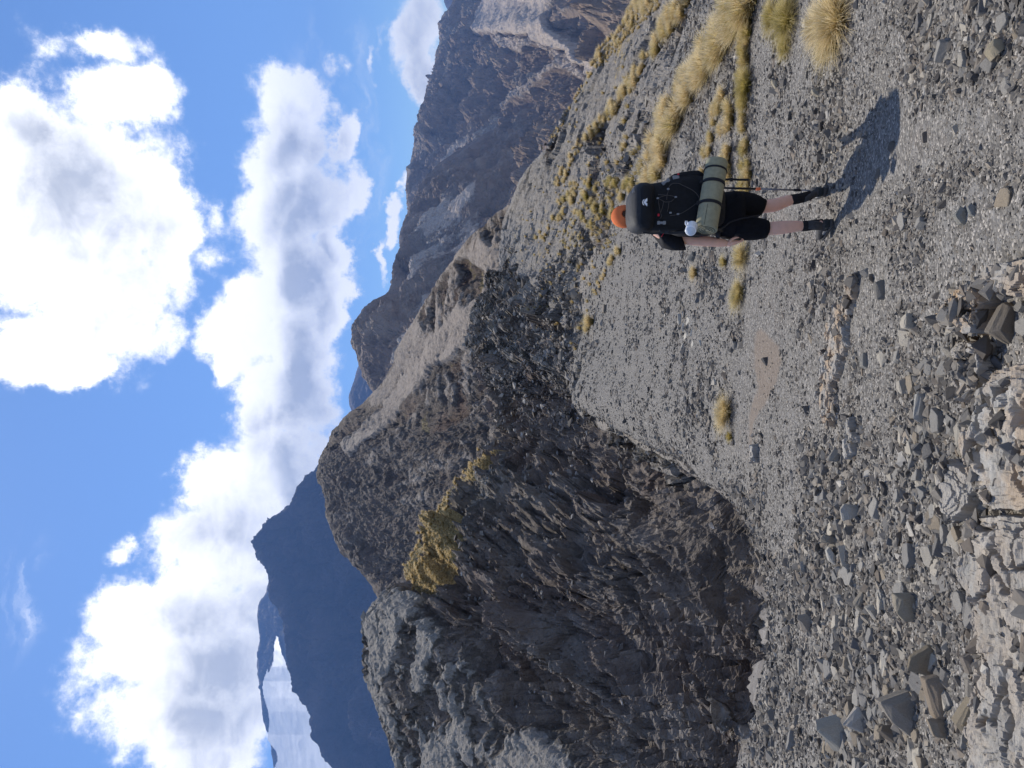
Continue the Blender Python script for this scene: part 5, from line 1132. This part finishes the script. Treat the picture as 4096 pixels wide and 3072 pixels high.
cords = [[(2632,778),(2650,780),(2668,781),(2686,783),(2703,788)], [(2631,793),(2645,800),(2662,808),(2683,806),(2703,788)], [(2631,793),(2648,786),(2668,781)], [(2674,756),(2672,768),(2668,781),(2667,799)], [(2633,798),(2636,820),(2642,852)], [(2655,804),(2650,828),(2642,852)],
         [(2676,808),(2674,828),(2669,846)], [(2672,756),(2680,742),(2694,733),(2712,733),(2730,741),(2760,755),(2784,772),(2797,794),(2788,810),(2771,824),(2748,840),(2725,853),(2700,860),(2680,863)], [(2642,852),(2646,866),(2640,874)]]
mb = MB()
for c_ in cords: mb.tube(crv([pt(x, y, BF - .01 + .00018 * abs(y - 820) ** 1.25 * .25) for x, y in c_], 4), .0022, n=6)
bk(mb, 'cord', M_cord, pack)
mb = MB()
for x, y in ((2631,793),(2703,788),(2673,756),(2682,851),(2712,856)): mb.box(pt(x, y, BF - .014), XR * .006, UP * .009, BK * .005)
bk(mb, 'cord_lock', M_greyp, pack)
# white emblem on the lid: a split peak under an arc
def flat(polys, D, mat, name, par, th=.002):
    mb = MB()
    for pl in polys:
        n_ = len(pl); f_ = [pt(x, y, D) for x, y in pl]; g_ = [p + np.array([0, th, 0]) for p in f_]
        mb.add(f_ + g_, [tuple(range(n_)), tuple(range(2 * n_ - 1, n_ - 1, -1))] + [(i, (i + 1) % n_, n_ + (i + 1) % n_, n_ + i) for i in range(n_)])
    return bk(mb, name, mat, par, smooth=False)
zz = lambda q: [(2400 + a / 4.424, 600 + b_ / 4.424) for a, b_ in q]
EM = 5.727 - .182
flat([zz([(836,848),(800,878),(768,925),(800,962),(834,998),(838,945),(812,925),(838,905)]), zz([(748,925),(758,895),(780,868),(788,880),(768,905),(760,925),(768,948),(784,972),(776,982),(757,955)])], EM, M_logo, 'emblem', pack)
flat([zz([(574,680),(582,680),(584,758),(577,758)]), zz([(592,668),(600,668),(608,745),(600,745)])], EM + .012, M_greyp, 'stitched_mark', pack)
# shoulder and hip straps
mb = MB()
for s in (-1, 1): mb.tube(crv([pt(2590,860 + s * 42,5.80), pt(2578,862 + s * 46,5.92), pt(2600,862 + s * 52,6.07), pt(2700,862 + s * 56,6.10), pt(2790,862 + s * 66,6.02), pt(2820,862 + s * 66,5.88)], 5), .022, n=12)
bk(mb, 'shoulder_strap', M_strap, pack)
mb = MB(); mb.tube([pt(2872,y_,5.97 + dd) for y_, dd in ((930,-.14),(945,-.05),(938,.07),(900,.135),(860,.145),(820,.135),(782,.07),(775,-.05),(790,-.14))], .020, n=10); bk(mb, 'hip_belt', M_strap, pack)
mb = MB(); mb.tube(crv([pt(2870,716,5.80), pt(2900,718,5.80), pt(2925,717,5.80), pt(2960,719,5.80), pt(2996,719,5.80)]), .009, n=8, exp=3); mb.box(pt(2925,718,5.795), XR * .014, UP * .012, BK * .008); bk(mb, 'hanging_strap', M_strap, pack)
mb = MB(); mb.tube(crv([pt(2800,925,5.70), pt(2880,915,5.72), pt(2930,885,5.80), pt(3000,868,5.84), pt(3040,862,5.88)]), .006, n=8); bk(mb, 'hanging_strap', M_strap, pack)
mb = MB(); mb.tube(crv([pt(2640,925,5.63), pt(2680,932,5.66), pt(2720,930,5.66), pt(2745,925,5.64)]), .010, n=8, exp=3); mb.tube(crv([pt(2570,930,5.66), pt(2620,934,5.66), pt(2680,925,5.63)]), .007, n=8, exp=3); bk(mb, 'side_strap', M_lid, pack)

# ------------------------------------------------------------------ rolled mat, mug, pole
A0, A1 = pt(2868,647,5.60), pt(2824,920,5.50); ax_ = (A1 - A0); Lm = np.linalg.norm(ax_); ax_ /= Lm
u0 = np.cross(ax_, UP); u0 /= np.linalg.norm(u0); v0 = np.cross(u0, ax_)
roll = thing('sleeping_mat', pt(2870, 780, 5.5), 'rolled olive foam sleeping mat strapped under the backpack', 'sleeping mat')
mb = MB(); rm = .083
mb.rings([(A0, u0 * rm * .95, v0 * rm * .95), (A0 + ax_ * .006, u0 * rm, v0 * rm)] + [(A0 + ax_ * Lm * k, u0 * rm * f_, v0 * rm * f_) for k, f_ in ((.12,1),(.14,.985),(.16,1),(.30,1.0),(.325,.955),(.35,1.0),(.61,1.0),(.635,.955),(.66,1.0),(.9,1.0))] + [(A1 - ax_ * .004, u0 * rm, v0 * rm), (A1, u0 * rm * .96, v0 * rm * .96)], n=48)
ro = bk(mb, 'foam_roll', M_mat, roll, noise_=(.002, .05))
mb = MB(); sp_ = []
for k in range(70): a = k / 69 * 2 * math.pi * 3.4; r_ = .012 + (rm - .016) * k / 69; sp_.append(A1 + ax_ * .001 + u0 * r_ * math.cos(a) + v0 * r_ * math.sin(a))
mb.tube(sp_, .0028, n=6); mb.tube([A0 + ax_ * Lm * k + (-v0 * .0 + (u0 * (-1 if u0[1] > 0 else 1)) * rm * .9 + v0 * rm * .45) for k in (.70, .8, .9, .99)], .0016, n=6); bk(mb, 'spiral_edge', M_matd, ro)
for k in (.14, .335, .645):
    mb = MB(); c_ = A0 + ax_ * Lm * k; V, Fc = [], []
    for j in range(48):
        a = j / 48 * 2 * math.pi
        for (w_, r_) in ((-.012, .080), (-.012, .0875), (.012, .0875), (.012, .080)): V.append(c_ + ax_ * w_ * (.55 if k < .2 else 1) + (u0 * math.cos(a) + v0 * math.sin(a)) * r_)
        for q in range(4): Fc.append((j * 4 + q, j * 4 + (q + 1) % 4, ((j + 1) % 48) * 4 + (q + 1) % 4, ((j + 1) % 48) * 4 + q))
    mb.add(V, Fc)
    if k > .2: mb.box(c_ + v0 * .088 - UP * 0, ax_ * .014, v0 * .016, u0 * .010)
    bk(mb, 'mat_strap', M_strap, roll)
mug = thing('mug', pt(2775, 915, 5.5), 'white enamel mug hanging at the left side of the backpack', 'mug')
B0 = pt(2762, 924, 5.40); ma = np.array([.055, .075, -.035]); ma /= np.linalg.norm(ma); mu = np.cross(ma, UP); mu /= np.linalg.norm(mu); mv = np.cross(mu, ma)
mb = MB(); rr_ = .041
mb.rings([(B0 + ma * a, mu * r_, mv * r_) for a, r_ in ((0,.033),(.002,.038),(.006,.0405),(.012,rr_),(.08,rr_ + .001),(.088,rr_ + .003),(.088,rr_ - .001),(.084,rr_ - .003),(.02,rr_ - .003))], n=36, cap=(True, True)); cup = bk(mb, 'cup', M_mug, mug)
mb = MB(); mb.rings([(B0 - ma * .0012, mu * .0325, mv * .0325), (B0 + ma * .001, mu * .034, mv * .034)], n=32); bk(mb, 'base', M_mugb, mug)
mb = MB(); hd_ = (XR * .7 + UP * .5); hd_ -= ma * (hd_ @ ma); hd_ /= np.linalg.norm(hd_)
mb.tube(crv([B0 + ma * .018 + hd_ * .038, B0 + ma * .020 + hd_ * .062, B0 + ma * .045 + hd_ * .068, B0 + ma * .068 + hd_ * .060, B0 + ma * .070 + hd_ * .038], 5), .0055, n=8, exp=3); bk(mb, 'handle', M_mug, mug)
pole = thing('trekking_pole', pt(3298, 763, 6.25), 'grey trekking pole with orange lock ring held upright beside the hiker', 'trekking pole')
pp = lambda x: pt(x, 752 + (x - 2900) * .029, 6.34 - (x - 2850) / 450 * .06)
mb = MB(); mb.tube([pp(2800), pp(2812), pp(2860), pp(2878)], [.014,.017,.015,.012], n=12); bk(mb, 'grip', M_strap, pole)
mb = MB(); mb.tube([pp(2878), pp(3035)], .0095, n=10); bk(mb, 'shaft', M_strap, pole)
mb = MB(); mb.tube([pp(3022), pp(3026), pp(3038), pp(3042)], [.009,.013,.013,.009], n=12); bk(mb, 'lock_ring', M_oran, pole)
mb = MB(); mb.tube([pp(3040), pp(3180)], .0080, n=10); mb.tube([pp(3200), pp(3290)], .0062, n=10); bk(mb, 'lower_shaft', M_alu, pole)
mb = MB(); mb.tube([pp(3174), pp(3178), pp(3198), pp(3204)], [.008,.012,.012,.008], n=12); bk(mb, 'clamp', M_strap, pole)
mb = MB(); mb.tube([pp(3274), pp(3276), pp(3280)], [.010,.026,.026], n=14); mb.tube([pp(3288), pp(3302)], [.005,.002], n=8); bk(mb, 'basket', M_strap, pole)
# ------------------------------------------------------------------ haze
HZ = bpy.data.materials.new('air'); HZ.use_nodes = True; nt = HZ.node_tree
for n_ in list(nt.nodes):
    if n_.type != 'OUTPUT_MATERIAL': nt.nodes.remove(n_)
pv = nt.nodes.new('ShaderNodeVolumePrincipled'); out = [n_ for n_ in nt.nodes if n_.type == 'OUTPUT_MATERIAL'][0]
pv.inputs['Color'].default_value = (.24, .46, 1.0, 1); pv.inputs['Density'].default_value = 1.0e-4; pv.inputs['Anisotropy'].default_value = 0.0
nt.links.new(pv.outputs[0], out.inputs['Volume'])
x0, x1, y0, y1, z0, z1 = -8000, 8000, -4000, 10500, -1100, 2200
V = [(x, y, z) for z in (z0, z1) for (x, y) in ((x0, y0), (x1, y0), (x1, y1), (x0, y1))]
hz = mesh_obj('haze', V, [(0, 3, 2, 1), (4, 5, 6, 7), (0, 1, 5, 4), (1, 2, 6, 5), (2, 3, 7, 6), (3, 0, 4, 7)], HZ, smooth=False)
tag(hz, kind='stuff'); hz['label'] = 'pale blue air thickening over the far mountains'
